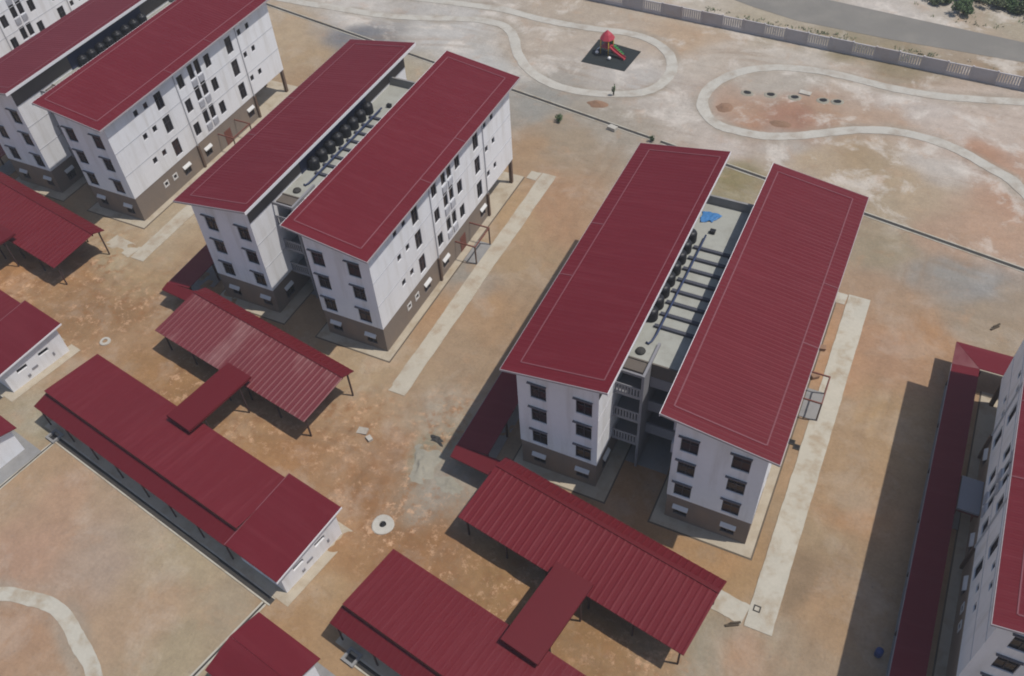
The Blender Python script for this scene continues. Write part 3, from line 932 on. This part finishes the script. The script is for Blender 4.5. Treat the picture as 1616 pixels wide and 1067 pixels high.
def make_canopy(a0, material, label, length=22.2, dz=0.0):
    x, y, _ = row(a0, 0)
    r = thing('canopy', label, 'canopy', (x, y, 0), TH, 'open canopies of the row')
    f, rd, bk = (-11.45, 3.35), (-5.55, 4.2), (-4.15, 3.72)
    rf = ribbed(MB(), 0, length, f[0], f[1], rd[0], rd[1], deep=True).build('roof', material, r)
    ribbed(MB(), 0, length, rd[0] + .01, rd[1], bk[0], bk[1], deep=True).build('back_slope', 'roof_bright', r)
    m = MB()
    m.hexa([(-.02, rd[0] - .2), (length + .02, rd[0] - .2), (length + .02, rd[0] + .2), (-.02, rd[0] + .2)], [4.24, 4.24, 4.22, 4.22], [4.29, 4.29, 4.275, 4.275])
    m.build('ridge_cap', 'roof_bright', rf)
    for b in (-10.9, -4.7):
        for i in range(6):
            u = .5 + (length - 1.0) * i / 5
            zt = 3.30 if b < -8 else 3.80
            MB().box(u - .07, u + .07, b - .07, b + .07, -.02, zt).build('post', 'post', r)
    m = MB()
    for b, z in ((-10.9, 3.26), (-4.7, 3.76), (-5.6, 3.95)):
        m.box(.2, length - .2, b - .06, b + .06, z - .18, z)
    for i in range(6):
        u = .5 + (length - 1.0) * i / 5
        m.hexa([(u - .05, -10.8), (u + .05, -10.8), (u + .05, -5.7), (u - .05, -5.7)], [3.05, 3.05, 3.75, 3.75], [3.22, 3.22, 3.92, 3.92])
    m.build('truss', 'post', r)
    return r


make_canopy(30.95, 'canopy', 'maroon ribbed canopy in front of the apartment block with the blue tarp')
make_canopy(-10.1, 'roof_sheen', 'maroon canopy with a pale painted sheen between the long hall and an apartment block')  # sheen on this roof is partly painted by its pale streaks
make_canopy(-50.2, 'canopy', 'maroon canopy at the left edge in front of the upper left apartment block')


def make_link(a0, a1, label, b0=-10.75, b1=-18.75):
    x, y, _ = row(a0, 0)
    r = thing('link_roof', label, 'link roof', (x, y, 0), TH, 'short link roofs between canopies and halls')
    w = a1 - a0
    MB().hexa([(0, b1), (w, b1), (w, b0), (0, b0)], [4.45, 4.32, 4.32, 4.45], [4.55, 4.42, 4.42, 4.55]).build('roof', 'roof_bright', r)
    m = MB()
    m.box(-.03, 0, b1 - .03, b0 + .03, 4.28, 4.5)
    m.box(w, w + .03, b1 - .03, b0 + .03, 4.15, 4.38)
    m.box(0, w, b1 - .03, b1, 4.2, 4.38)
    m.box(0, w, b0, b0 + .03, 4.2, 4.38)
    m.build('fascia', 'roof_bright', r)
    for u in (.25, w - .25):
        for b in (b0 - 1.5, b1 + 2.0):
            MB().box(u - .07, u + .07, b - .07, b + .07, -.02, 4.3).build('post', 'post', r)
    return r


make_link(40.95, 44.45, 'dark red link roof reaching down from the canopy before the blue tarp block')
make_link(1.15, 4.35, 'short dark red link roof at the front of the pale canopy')
make_link(-39.2, -35.9, 'dark red link roof at the left picture edge beside the upper left canopy')


def make_hall(a0, label):
    """long low hall: a0 is the left end of its roof in the row"""
    x, y, _ = row(a0, 0)
    r = thing('hall', label, 'hall', (x, y, 0), TH, 'long low halls of the row')
    L1, L2 = 28.1, 34.5
    # walls
    m = MB()
    m.box(.6, L1 + .3, -23.9, -17.8, 0, 3.2)
    m.build('wall', 'white', r)
    m = MB()
    T = lambda u, d, z: (L2 - .45 - d, u, z)
    ws = [(-23.0, -21.8, 1.75, 2.25), (-20.3, -19.1, 1.85, 2.35)]
    holed(m, T, -24.4, -17.35, 0, 3.25, ws, .25)
    xa, xb = L1 + .35, L2 - .45
    m.add([(xa, -24.4, 0), (xb, -24.4, 0), (xb, -24.4, 3.25), (xa, -24.4, 3.25)], [(0, 1, 2, 3)])
    m.add([(xa, -17.35, 0), (xb, -17.35, 0), (xb, -17.35, 4.0), (xa, -17.35, 4.0)], [(0, 1, 2, 3)])
    m.add([(xb, -24.4, 3.25), (xb, -17.35, 3.25), (xb, -17.35, 4.0)], [(0, 1, 2)])
    m.add([(xa, -24.4, 0), (xa, -17.35, 0), (xa, -17.35, 4.0), (xa, -24.4, 3.25)], [(0, 1, 2, 3)])
    m.build('end_wall', 'white', r)
    for a, b, c, d in ws:
        w = MB()
        w.box(xb - .22, xb - .16, a, b, c, c + .06).box(xb - .22, xb - .16, a, b, d - .06, d).box(xb - .215, xb - .165, (a + b) / 2 - .03, (a + b) / 2 + .03, c + .06, d - .06)
        wo = w.build('window', 'frame', r)
        MB().box(xb - .25, xb - .23, a, b, c, d).build('pane', 'glass', wo)
    for q in ((.06, -21.6, -20.9, 1.0, 1.25), (.1, -22.3, -22.0, .55, .85), (.08, -19.0, -18.8, .9, 1.3)):
        MB().box(xb + .003, xb + q[0], *q[1:]).build('meter_box', 'stair', r)
    # front wall openings in the veranda's shade
    for i in range(7):
        u = 2.2 + i * 3.9
        MB().box(u, u + 1.6, -23.96, -23.905, .9, 2.3).build('window', 'glass', r)
    # roofs
    ribbed(MB(), 0, L1, -23.45, 3.98, -17.1, 3.55, .6, .008, .08).build('main_roof', 'roof_row', r)
    ribbed(MB(), -.25, L1, -25.0, 2.95, -23.35, 3.35, .6, .008, .06).build('veranda_roof', 'roof_bright', r)
    MB().box(0, L1, -23.42, -23.36, 3.2, 3.93).build('clerestory', 'redbrown', r)
    er = MB().hexa([(L1 + .02, -25.0), (L2, -25.0), (L2, -16.8), (L1 + .02, -16.8)], [3.30, 3.30, 4.10, 4.10], [3.42, 3.42, 4.22, 4.22]).build('end_roof', 'roof', r)
    m = MB()
    m.hexa([(L2, -25.05), (L2 + .05, -25.05), (L2 + .05, -16.75), (L2, -16.75)], [3.2, 3.2, 4.0, 4.0], [3.40, 3.40, 4.2, 4.2])
    m.build('fascia', 'fascia', er)
    MB().hexa([(L1 - .06, -25.02), (L1 + .015, -25.02), (L1 + .015, -16.8), (L1 - .06, -16.8)], [3.3, 3.3, 4.1, 4.1], [3.44, 3.44, 4.25, 4.25]).build('verge_strip', 'conductor', er)
    for i in range(8):
        u = .3 + i * 3.9
        MB().box(u - .06, u + .06, -24.85, -24.73, .03, 2.95).build('post', 'post', r)
    MB().box(-.1, L2 + .5, -25.3, -16.6, -.03, .05).build('plinth', 'apron', r)
    return r


make_hall(-12.35, 'long maroon hall beside the sandy court, its white end wall near the manhole')
make_hall(28.35, 'long maroon hall cut by the bottom edge of the picture')
make_hall(-53.2, 'maroon hall cut by the left edge with a white verge above its end wall')

# drains, pits and kerbs in front of the halls
for a0 in (-12.35, 28.35, -53.2):
    channel('drain', row(a0 + 2.4, -25.55)[:2], row(a0 + 33.6, -25.75)[:2], 0.55, .14, .10)
    x, y, _ = row(a0 + 2.0, -25.5)
    m = MB()
    for q in ((-.65, .65, -.65, -.42), (-.65, .65, .42, .65), (-.65, -.42, -.42, .42), (.42, .65, -.42, .42)):
        m.box(*q, -.03, .28)
    r = thing('catch_pit', {-12.35: 'square concrete catch pit at the left end of the long hall', 28.35: 'square concrete catch pit near the bottom edge below the centre', -53.2: 'square concrete catch pit at the left end of the left hall drain'}[a0], 'catch pit', (x, y, 0), TH, 'catch pits of the hall drains')
    m.build('collar', 'greycon', r)
    MB().box(-.42, .42, -.42, .42, -.02, .03).build('pit_bed', 'dark', r)
channel('drain', row(-9.9, -26.0)[:2], row(-9.2, -50)[:2], .18, .12)
channel('drain', row(20.7, -26.2)[:2], row(20.1, -50)[:2], .2, .16)


def make_store(a0, label):
    x, y, _ = row(a0, 0)
    r = thing('gable_house', label, 'house', (x, y, 0), TH, 'small gabled houses by the court')
    L = 6.95
    MB().hexa([(0, -33.55), (L, -33.55), (L, -30.6), (0, -30.6)], [3.35, 3.35, 4.15, 4.15], [3.45, 3.45, 4.25, 4.25]).build('front_slope', 'roof', r)
    MB().hexa([(0, -30.58), (L, -30.58), (L, -27.7), (0, -27.7)], [4.15, 4.15, 3.38, 3.38], [4.25, 4.25, 3.48, 3.48]).build('back_slope', 'roof', r)
    m = MB()
    m.add([(.5, -33.1, 0), (L - .5, -33.1, 0), (L - .5, -33.1, 3.4), (.5, -33.1, 3.4)], [(0, 1, 2, 3)])
    m.add([(.5, -28.2, 0), (L - .5, -28.2, 0), (L - .5, -28.2, 3.45), (.5, -28.2, 3.45)], [(0, 1, 2, 3)])
    for u in (.5, L - .5):
        m.add([(u, -33.1, 0), (u, -28.2, 0), (u, -28.2, 3.45), (u, -30.6, 4.1), (u, -33.1, 3.4)], [(0, 1, 2, 3, 4)])
    m.build('wall', 'white', r)
    w = MB().box(L - .5, L - .44, -31.6, -30.4, 2.0, 2.6).build('window', 'frame', r)
    MB().box(L - .438, L - .43, -31.5, -30.5, 2.07, 2.53).build('pane', 'glass', w)
    MB().box(1.2, 2.2, -33.16, -33.105, .05, 2.2).build('door', 'frame', r)
    MB().box(.1, L + 1.2, -34.2, -27.4, -.03, .06).build('plinth', 'greycon', r)
    return r


make_store(22.85, 'small maroon gabled house at the bottom edge beside the sandy court')
make_store(-18.1, 'small maroon gabled house with a white wall at the left edge of the picture')
# ------------------------------------------------------------------ covered walkways beside the blocks
def make_walkway(x0, y0, xl, xr, ya, yb, near_arm, far_arm, label):
    r = thing('covered_walkway', label, 'walkway', (x0, y0, 0), 0, 'covered walkways beside the blocks')
    zl, zr_ = 2.65, 2.95
    m = MB()
    m.hexa([(xl, ya), (xr, ya), (xr, yb), (xl, yb)], [zl, zr_, zr_, zl], [zl + .1, zr_ + .1, zr_ + .1, zl + .1])
    m.build('roof', 'roof', r)
    if near_arm:
        xe, w = near_arm
        MB().hexa([(xl, ya - w), (xe, ya - w - (xe - xl) * .1), (xe, ya - .01), (xl, ya - .01)], [zl - .12, zl - .12, zl + .08, zl + .08], [zl, zl, zl + .2, zl + .2]).build('near_arm_roof', 'roof_bright', r)
    if far_arm:
        xe, w = far_arm
        MB().hexa([(xl, yb + w), (xl, yb + .01), (xr, yb + .01)], [zl, zl, zr_], [zl + .1, zl + .1, zr_ + .1]).build('corner_hip', 'roof_sheen', r)  # paler sheet puts the sunlit tone of this slope into its colour
        MB().hexa([(xr + .02, yb + .03), (xe, yb + .03), (xe, yb + w), (xl + .02, yb + w)], [zr_, zr_, zl, zl], [zr_ + .1, zr_ + .1, zl + .1, zl + .1]).build('far_arm_roof', 'roof', r)
        MB().box(xr + .02, xe, yb - .12, yb - .02, zr_ - .1, zr_ + .1).build('arm_gutter', 'apron', r)
        for xx in (xr + .2, xe - 1.5):
            MB().box(xx - .1, xx + .1, yb + .3, yb + .5, .05, 2.9).build('post', 'post', r)
    n = 8
    for i in range(n):
        u = ya + .4 + (yb - ya - .8) * i / (n - 1)
        for xx in (xl + .3, xr - .3):
            MB().box(xx - .08, xx + .08, u - .08, u + .08, .05, zl + .02).build('post', 'post', r)
    MB().box(xl + .2, xr - .2, ya + .1, yb - .1, -.03, .045).build('floor_slab', 'greycon', r)
    m = MB()
    m.box(xl - .04, xl, ya, yb, zl - .1, zl + .09)
    m.build('gutter', 'stair', r)
    return r


make_walkway(41.05, -7.2, -16.5, -13.2, -2.3, 27.0, (-11.6, 1.35), None, 'shaded covered walkway along the left side of the blue tarp block')
make_walkway(0, 0, -16.1, -13.0, -2.7, 27.0, (-11.6, 1.1), None, 'shaded covered walkway left of the block behind the pale canopy')
make_walkway(-39.9, 6.95, -16.1, -13.0, -2.7, 27.0, (-11.6, 1.1), None, 'covered walkway at the left picture edge behind the left canopy')
make_walkway(80.3, -14.2, -15.3, -12.85, -8.0, 32.9, None, (-3.0, 3.2), 'long dark red covered walkway at the right, turning a corner at its far end')


# ------------------------------------------------------------------ boundary fence
def make_fence():
    x0, y0, x1, y1 = -40.0, 80.9, 92.0, 74.7
    d = Vector((x1 - x0, y1 - y0, 0))
    L = d.length
    rz = math.atan2(d.y, d.x)
    r = thing('boundary_fence', 'grey precast concrete fence with alternating solid and barred bays along the road', 'fence', (x0, y0, 0), rz)
    off = (57.9 % 6.55)
    u = off - 6.55
    solid = None
    bars = None
    while u < L:
        a = max(u, 0)
        if u >= 0:
            if bars is None:
                m = MB()
                m.box(.12, 3.2, -.06, .06, 0, .55)
                m.box(.12, 3.2, -.08, .08, 1.85, 2.0)
                for k in range(9):
                    xx = .2 + k * .35
                    m.box(xx, xx + .24, -.05, .05, .55, 1.85)
                bars = m.build('barred_panel', 'rail', r, (u, 0, 0))
                m = MB()
                m.box(3.44, 6.43, -.06, .06, 0, 1.95)
                m.box(3.44, 6.43, -.09, .09, 1.95, 2.05)
                m.box(3.44, 6.43, -.08, .08, 0, .3)
                solid = m.build('solid_panel', 'fencecon', r, (u, 0, 0))
                post = MB().box(-.12, .12, -.14, .14, 0, 2.15).build('post', 'fencecon', r, (u, 0, 0))
                inst(post, r, (u + 3.32, 0, 0))
            else:
                inst(bars, r, (u, 0, 0))
                inst(solid, r, (u, 0, 0))
                inst(post, r, (u, 0, 0))
                inst(post, r, (u + 3.32, 0, 0))
        u += 6.55
    return r


make_fence()

# ------------------------------------------------------------------ playground
tag(MB().hexa([(8.0, 61.2), (14.9, 61.0), (15.3, 66.9), (8.1, 68.0)], -.03, .08).build('play_mat', 'rubber'), 'black rubber safety mat under the colourful play set', 'play mat')
p = thing('play_set', 'small play set with a red cone roof and red slide on a black mat', 'play set', (10.7, 64.7, .08), RAD(-12))
p.scale = (.85, .85, .85)
for x in (-.8, .8):
    for y in (-.8, .8):
        MB().tube([(x, y, 0), (x, y, 3.0)], .09, 8).build('post', 'yellow', p)
MB().lathe([(1.35, 2.9), (1.3, 3.0), (.75, 3.75), (.1, 4.35)], n=8, smooth=False).build('cone_roof', 'red', p)
MB().box(-.85, .85, -.85, .85, 1.35, 1.5).build('platform', 'red', p)
m = MB()
for i in range(10):
    t0, t1 = i / 10, (i + 1) / 10
    f = lambda t: (.85 + 3.0 * t, 1.45 - 1.35 * (t ** .8))
    (xa, za), (xb, zb) = f(t0), f(t1)
    m.hexa([(xa, -.5), (xb, -.5), (xb, .1), (xa, .1)], [za - .06, zb - .06, zb - .06, za - .06], [za, zb, zb, za])
    for yy in (-.56, .1):
        m.hexa([(xa, yy), (xb, yy), (xb, yy + .06), (xa, yy + .06)], [za - .05, zb - .05, zb - .05, za - .05], [za + .3, zb + .3, zb + .3, za + .3])
m.build('slide', 'red', p)
MB().box(-.8, .8, .82, .9, 1.55, 2.4).build('panel', 'green', p)
m = MB()
for i in range(5):
    m.box(.9 + i * .4, 1.2 + i * .4, .6, 1.2, 0, 1.3 - i * .25)
m.build('climbing_steps', 'green', p)
for q in ((1.6, -1.7, .35), (-1.3, -1.2, .35)):
    MB().lathe([(.05, -.3), (.25, -.2), (.33, 0), (.25, .2), (.05, .3)], q[0], q[1], 12).build('spring_rider_ball', 'whitep', p, (0, 0, q[2]))
m = MB()
for i in range(6):
    m.box(-.9 - i * .22, -.72 - i * .22, -.35, .35, 1.3 - i * .22, 1.36 - i * .22)
m.build('ladder', 'whitep', p)

# ------------------------------------------------------------------ small ground things
def manhole(x, y, ro, ri, label, name='manhole'):
    r = thing(name, label, 'manhole', (x, y, 0), 0, 'concrete manholes')
    rnd = MB()
    n = 24
    vs = []
    for rr, zz in ((ro, -.03), (ro, .10), (ro * .93, .16), (ri, .18), (ri, .0)):
        k = [1 + .03 * math.sin(3 * 2 * math.pi * i / n + 1) for i in range(n)]
        vs += [(rr * k[i] * math.cos(2 * math.pi * i / n), rr * k[i] * math.sin(2 * math.pi * i / n), zz) for i in range(n)]
    fs = [(j * n + i, j * n + (i + 1) % n, (j + 1) * n + (i + 1) % n, (j + 1) * n + i) for j in range(4) for i in range(n)]
    rnd.add(vs, fs).build('ring', 'path_n', r)
    MB().lathe([(ri * .99, .01), (ri * .99, .03)], n=16).build('opening', 'dark', r)
    return r


manhole(21.35, -18.55, 1.05, .33, 'larger round pale concrete manhole on the brown earth between two halls')
manhole(-19.1, -11.1, .62, .30, 'smaller pale concrete manhole on brown earth beside the left hall')
for x, y, lab in ((54.5, -12.7, 'small dark sump inside the near corner of the right footpath'),
                  (53.0, 5.3, 'small dark sump beside the right footpath, nearer the block wall'), (53.55, 4.9, 'small dark sump touching the edge of the right footpath')):
    r = thing('sump', lab, 'sump', (x, y, 0), 0, 'small sumps')
    m = MB()
    for q in ((-.3, .3, -.3, -.2), (-.3, .3, .2, .3), (-.3, -.2, -.2, .2), (.2, .3, -.2, .2)):
        m.box(*q, -.03, .1)
    m.build('collar', 'drain', r)
    MB().box(-.2, .2, -.2, .2, -.02, .04).build('sump_bed', 'dark', r)
for i, (x, y) in enumerate(((32.85, 61.9), (35.98, 62.6), (39.2, 63.15), (42.97, 63.8), (44.8, 64.15))):
    lab = ('leftmost dark footing pit in the path loop', 'second dark footing pit from the left in the path loop', 'dark footing pit beside a white slab in the path loop',
           'left one of the two joined dark footing pits in the path loop', 'rightmost dark footing pit in the path loop')[i]
    r = thing('footing_pit', lab, 'pit', (x, y, 0), RAD(8 * i), 'footing pits in the path loop')
    m = MB()
    n = 14
    vs = []
    for rr, zz in ((.95, 0.0), (.7, .14), (.55, .12), (.45, .02)):
        vs += [(rr * (1 + .12 * noise.noise((j * .9, i * 3.1, rr))) * math.cos(2 * math.pi * j / n), rr * .8 * (1 + .12 * noise.noise((j * .9, i * 3.1, rr + 5))) * math.sin(2 * math.pi * j / n), zz) for j in range(n)]
    m.add(vs, [(q * n + j, q * n + (j + 1) % n, (q + 1) * n + (j + 1) % n, (q + 1) * n + j) for q in range(3) for j in range(n)], True)
    m.build('spoil_rim', 'sand', r)
    MB().box(-.55, .55, -.38, .38, -.01, .12).build('pit_opening', 'dark', r)
tag(MB().box(-.8, .8, -.45, .45, -.02, .16).build('concrete_slab', 'path_n', None, (40.3, 64.7, 0), RAD(-5)), 'white concrete slab lying beside the third footing pit in the path loop', 'slab')


def heap(name, x, y, rx, ry, h, material, label, cat, seed, rz=0.0, rough=.25):
    n, k = 26, 8
    vs, fs = [], []
    for j in range(k + 1):
        t = j / k
        for i in range(n):
            an = 2 * math.pi * i / n
            w = 1 + rough * noise.noise((math.cos(an) * 1.6 + seed, math.sin(an) * 1.6, t * 1.2))
            zz = h * (1 - t ** 1.6) * (1 + rough * 1.4 * noise.noise((math.cos(an) * t * 3 + seed, math.sin(an) * t * 3, 4.0))) - .03
            vs.append((rx * t * w * math.cos(an), ry * t * w * math.sin(an), zz if j < k else -.03))
    for j in range(k):
        for i in range(n):
            fs.append((j * n + i, j * n + (i + 1) % n, (j + 1) * n + (i + 1) % n, (j + 1) * n + i))
    return tag(MB().add(vs, fs, True).build(name, material, None, (x, y, 0), rz), label, cat)


heap('sand_heap', 21.5, -11.2, 1.6, 2.1, .32, 'sand', 'low grey sand heap beside the dark rubble heap at the walkway corner', 'sand heap', 2.0, .4, .6)
heap('sand_heap', 25.0, -12.4, 1.7, 1.0, .18, 'sand', 'flat spread of pale sand touching the canopy before the blue tarp block', 'sand heap', 9.0, -.2, .6)
heap('rubble_heap', 21.4, -8.2, .95, .5, .5, 'rubble', 'dark rubble heap behind the low grey sand heap at the walkway corner', 'rubble heap', 5.0, -.2, .5)
heap('soil_heap', 14.4, 51.8, 1.5, .9, .45, 'soil', 'small orange soil heap beside the play field drain', 'soil heap', 7.0, .1)
heap('soil_heap', 38.9, 56.3, 1.6, .8, .35, 'soil', 'red brown soil heap in the middle of the path loop under the pits', 'soil heap', 3.0, .1)
heap('soil_heap', 31.0, 57.3, 1.2, 1.2, .35, 'soil', 'red brown soil heap at the left inside of the path loop', 'soil heap', 13.0, .1)
for i, (x, y, w, d, a, lab) in enumerate(((14.0, -10.2, 1.1, .8, 15, 'larger of two broken pale concrete slabs near the pale canopy'),
                                          (15.1, -10.7, .7, .5, -25, 'smaller of two broken pale concrete slabs near the pale canopy'),
                                          (18.5, 46.9, 1.3, .8, -12, 'pale concrete block lying beside the long thin drain'))):
    o = MB().hexa([(-w / 2, -d / 2), (w * .45, -d * .55), (w / 2, d * .4), (-w * .4, d / 2)], -.02, .28 if i < 2 else .5).build('concrete_block', 'path_n', None, (x, y, 0), RAD(a))
    tag(o, lab, 'concrete block')
for x, y, a, lab in ((68.8, 28.2, 50, 'short brown timber on the ground beyond the right walkway corner'), (53.0, -14.95, 30, 'short dark timber near the path corner below the blue tarp block')):
    tag(MB().box(-.55, .55, -.1, .1, -.02, .16).box(-.15, .75, .05, .2, .16, .28).build('timber', 'stem', None, (x, y, 0), RAD(a)), lab, 'timber')


barrel = MB().lathe([(.28, 0), (.30, .05), (.30, .3), (.32, .33), (.30, .36), (.30, .6), (.32, .63), (.30, .66), (.30, .85), (.27, .9)], n=16).build('barrel', 'barrel', None, (64.3, -12.6, 0))
tag(barrel, 'small blue barrel standing in the shade beside the right walkway', 'barrel')
for i, (x, y, a, lab) in enumerate(((52.9, 18.3, 10, 'farther of two little stacks of pinkish bricks beside the right footpath'), (53.1, 14.2, 40, 'nearer of two little stacks of pinkish bricks beside the right footpath'))):
    m = MB()
    for k in range(3):
        m.box(-.45 + .05 * k, .35 + .04 * k, -.3, .3, .13 * k - .01, .13 * k + .12)
    tag(m.build('brick_stack', 'soil', None, (x, y, 0), RAD(a)), lab, 'brick stack')


# ------------------------------------------------------------------ plants
def leafy(name, x, y, rx, ry, h, n, label, cat, seed, material='leaf', size=.35, group=None, clumps=9):
    rnd = random.Random(seed)
    r = thing(name, label, cat, (x, y, 0), rnd.random() * 6, group)
    cs = [(rnd.uniform(-.75, .75) * rx, rnd.uniform(-.75, .75) * ry, rnd.uniform(.35, .85) * h, rnd.uniform(.28, .5)) for _ in range(clumps)]
    vs, fs = [], []
    for _ in range(n):
        cx, cy, cz, cr = rnd.choice(cs)
        v = Vector((rnd.gauss(0, 1), rnd.gauss(0, 1), rnd.gauss(0, 1))).normalized() * (rnd.random() ** .4)
        q = Vector((cx + v.x * cr * rx, cy + v.y * cr * ry, max(.05, cz + v.z * cr * h * .8)))
        t = Vector((rnd.gauss(0, 1), rnd.gauss(0, 1), rnd.gauss(.3, .6))).normalized()
        b = t.orthogonal().normalized()
        b = (b + t.cross(b) * rnd.uniform(-1, 1)).normalized()
        s = size * rnd.uniform(.6, 1.3)
        o = len(vs)
        vs += [q - b * s * .3, q + t * s * .5 - b * s * .05, q + b * s * .3 + t * s * .1, q - t * s * .5]
        fs.append((o, o + 1, o + 2, o + 3))
    MB().add(vs, fs).build('foliage', material, r)
    m = MB()
    for i in range(4):
        cx, cy, cz, cr = cs[i]
        m.tube([(0, 0, -.05), (cx * .4, cy * .4, cz * .5), (cx, cy, cz)], [.07, .05, .02], 6)
    m.build('stem', 'stem', r)
    return r


leafy('shrub', 57.4, 94.6, 1.8, 1.5, 2.2, 1400, 'dark green bush standing a little in front of the scrub beyond the road', 'bush', 1, 'leaf', .32)
spots = [(53.3, 97.0, 2.2, 1.2, 2.0), (56.3, 97.9, 2.2, 1.3, 2.2), (59.9, 98.3, 2.4, 1.4, 2.2), (63.4, 98.6, 2.4, 1.4, 2.3), (67.0, 98.8, 2.4, 1.4, 2.2), (60.8, 101.5, 3.2, 1.8, 2.8), (65.5, 102.5, 3.2, 1.8, 2.8)]
for i, (x, y, rx, ry, h) in enumerate(spots):
    lab = ('leftmost green scrub bush beyond the road', 'second green scrub bush from the left beyond the road', 'green scrub bush in the middle of the clump beyond the road', 'green scrub bush right of the middle beyond the road',
           'rightmost green scrub bush in the top right corner', 'back left green scrub bush beyond the road', 'back right green scrub bush beyond the road')[i]
    leafy('shrub', x, y, rx * 1.25, ry * 1.3, h * .65, 1900, lab, 'bush', 20 + i, 'leaf' if i % 2 else 'leaf2', .36, 'scrub bushes beyond the road')
leafy('sapling', 15.7, 54.6, .22, .22, 1.7, 90, 'thin dark sapling by the path next to the small orange soil heap', 'sapling', 3, 'leaf', .25, None, 5)
leafy('shrub', 11.1, 46.1, .7, .6, .9, 260, 'small dark shrub on the grey ground below the play field drain', 'bush', 4, 'leaf', .25)
leafy('shrub', 24.3, 46.3, .5, .45, .9, 160, 'little dark shrub at the drain behind the far corner of the tarp block', 'bush', 6, 'leaf', .22)
# low weeds along the road verge and between the stones: uncountable
rnd = random.Random(11)
vs, fs = [], []
for _ in range(1300):
    t = rnd.random()
    if t < .55:
        x = rnd.uniform(20, 82)
        y = 79.2 - .047 * (x - 15) + rnd.uniform(.3, 4.2)
        if noise.noise((x * .22, y * .4, 2)) < .0:
            continue
    else:
        x = rnd.uniform(50, 84)
        y = rnd.uniform(91.5, 104)
        if noise.noise((x * .25, y * .25, 6)) < .05:
            continue
    for k in range(3):
        a = rnd.uniform(0, 6.28)
        s = rnd.uniform(.12, .3)
        dx, dy = math.cos(a) * s, math.sin(a) * s
        o = len(vs)
        bx, by = x + rnd.uniform(-.3, .3), y + rnd.uniform(-.3, .3)
        vs += [(bx - dy * .4, by + dx * .4, 0), (bx + dy * .4, by - dx * .4, 0), (bx + dx, by + dy, s * 1.1)]
        fs.append((o, o + 1, o + 2))
struct(MB().add(vs, fs).build('weeds', 'leaf2'), 'stuff')

# ------------------------------------------------------------------ air
hz = MB().box(-1700, 1700, -1700, 1800, -3, 80).build('haze', 'dark')
hm = bpy.data.materials.new('thin_haze')
hm.use_nodes = True
hm.node_tree.nodes.remove(hm.node_tree.nodes['Principled BSDF'])
pv = hm.node_tree.nodes.new('ShaderNodeVolumePrincipled')
pv.inputs['Color'].default_value = (0.86, 0.87, 0.90, 1)
pv.inputs['Density'].default_value = 0.0004
hm.node_tree.links.new(pv.outputs[0], hm.node_tree.nodes['Material Output'].inputs['Volume'])
hz.data.materials[0] = hm
struct(hz, 'stuff')
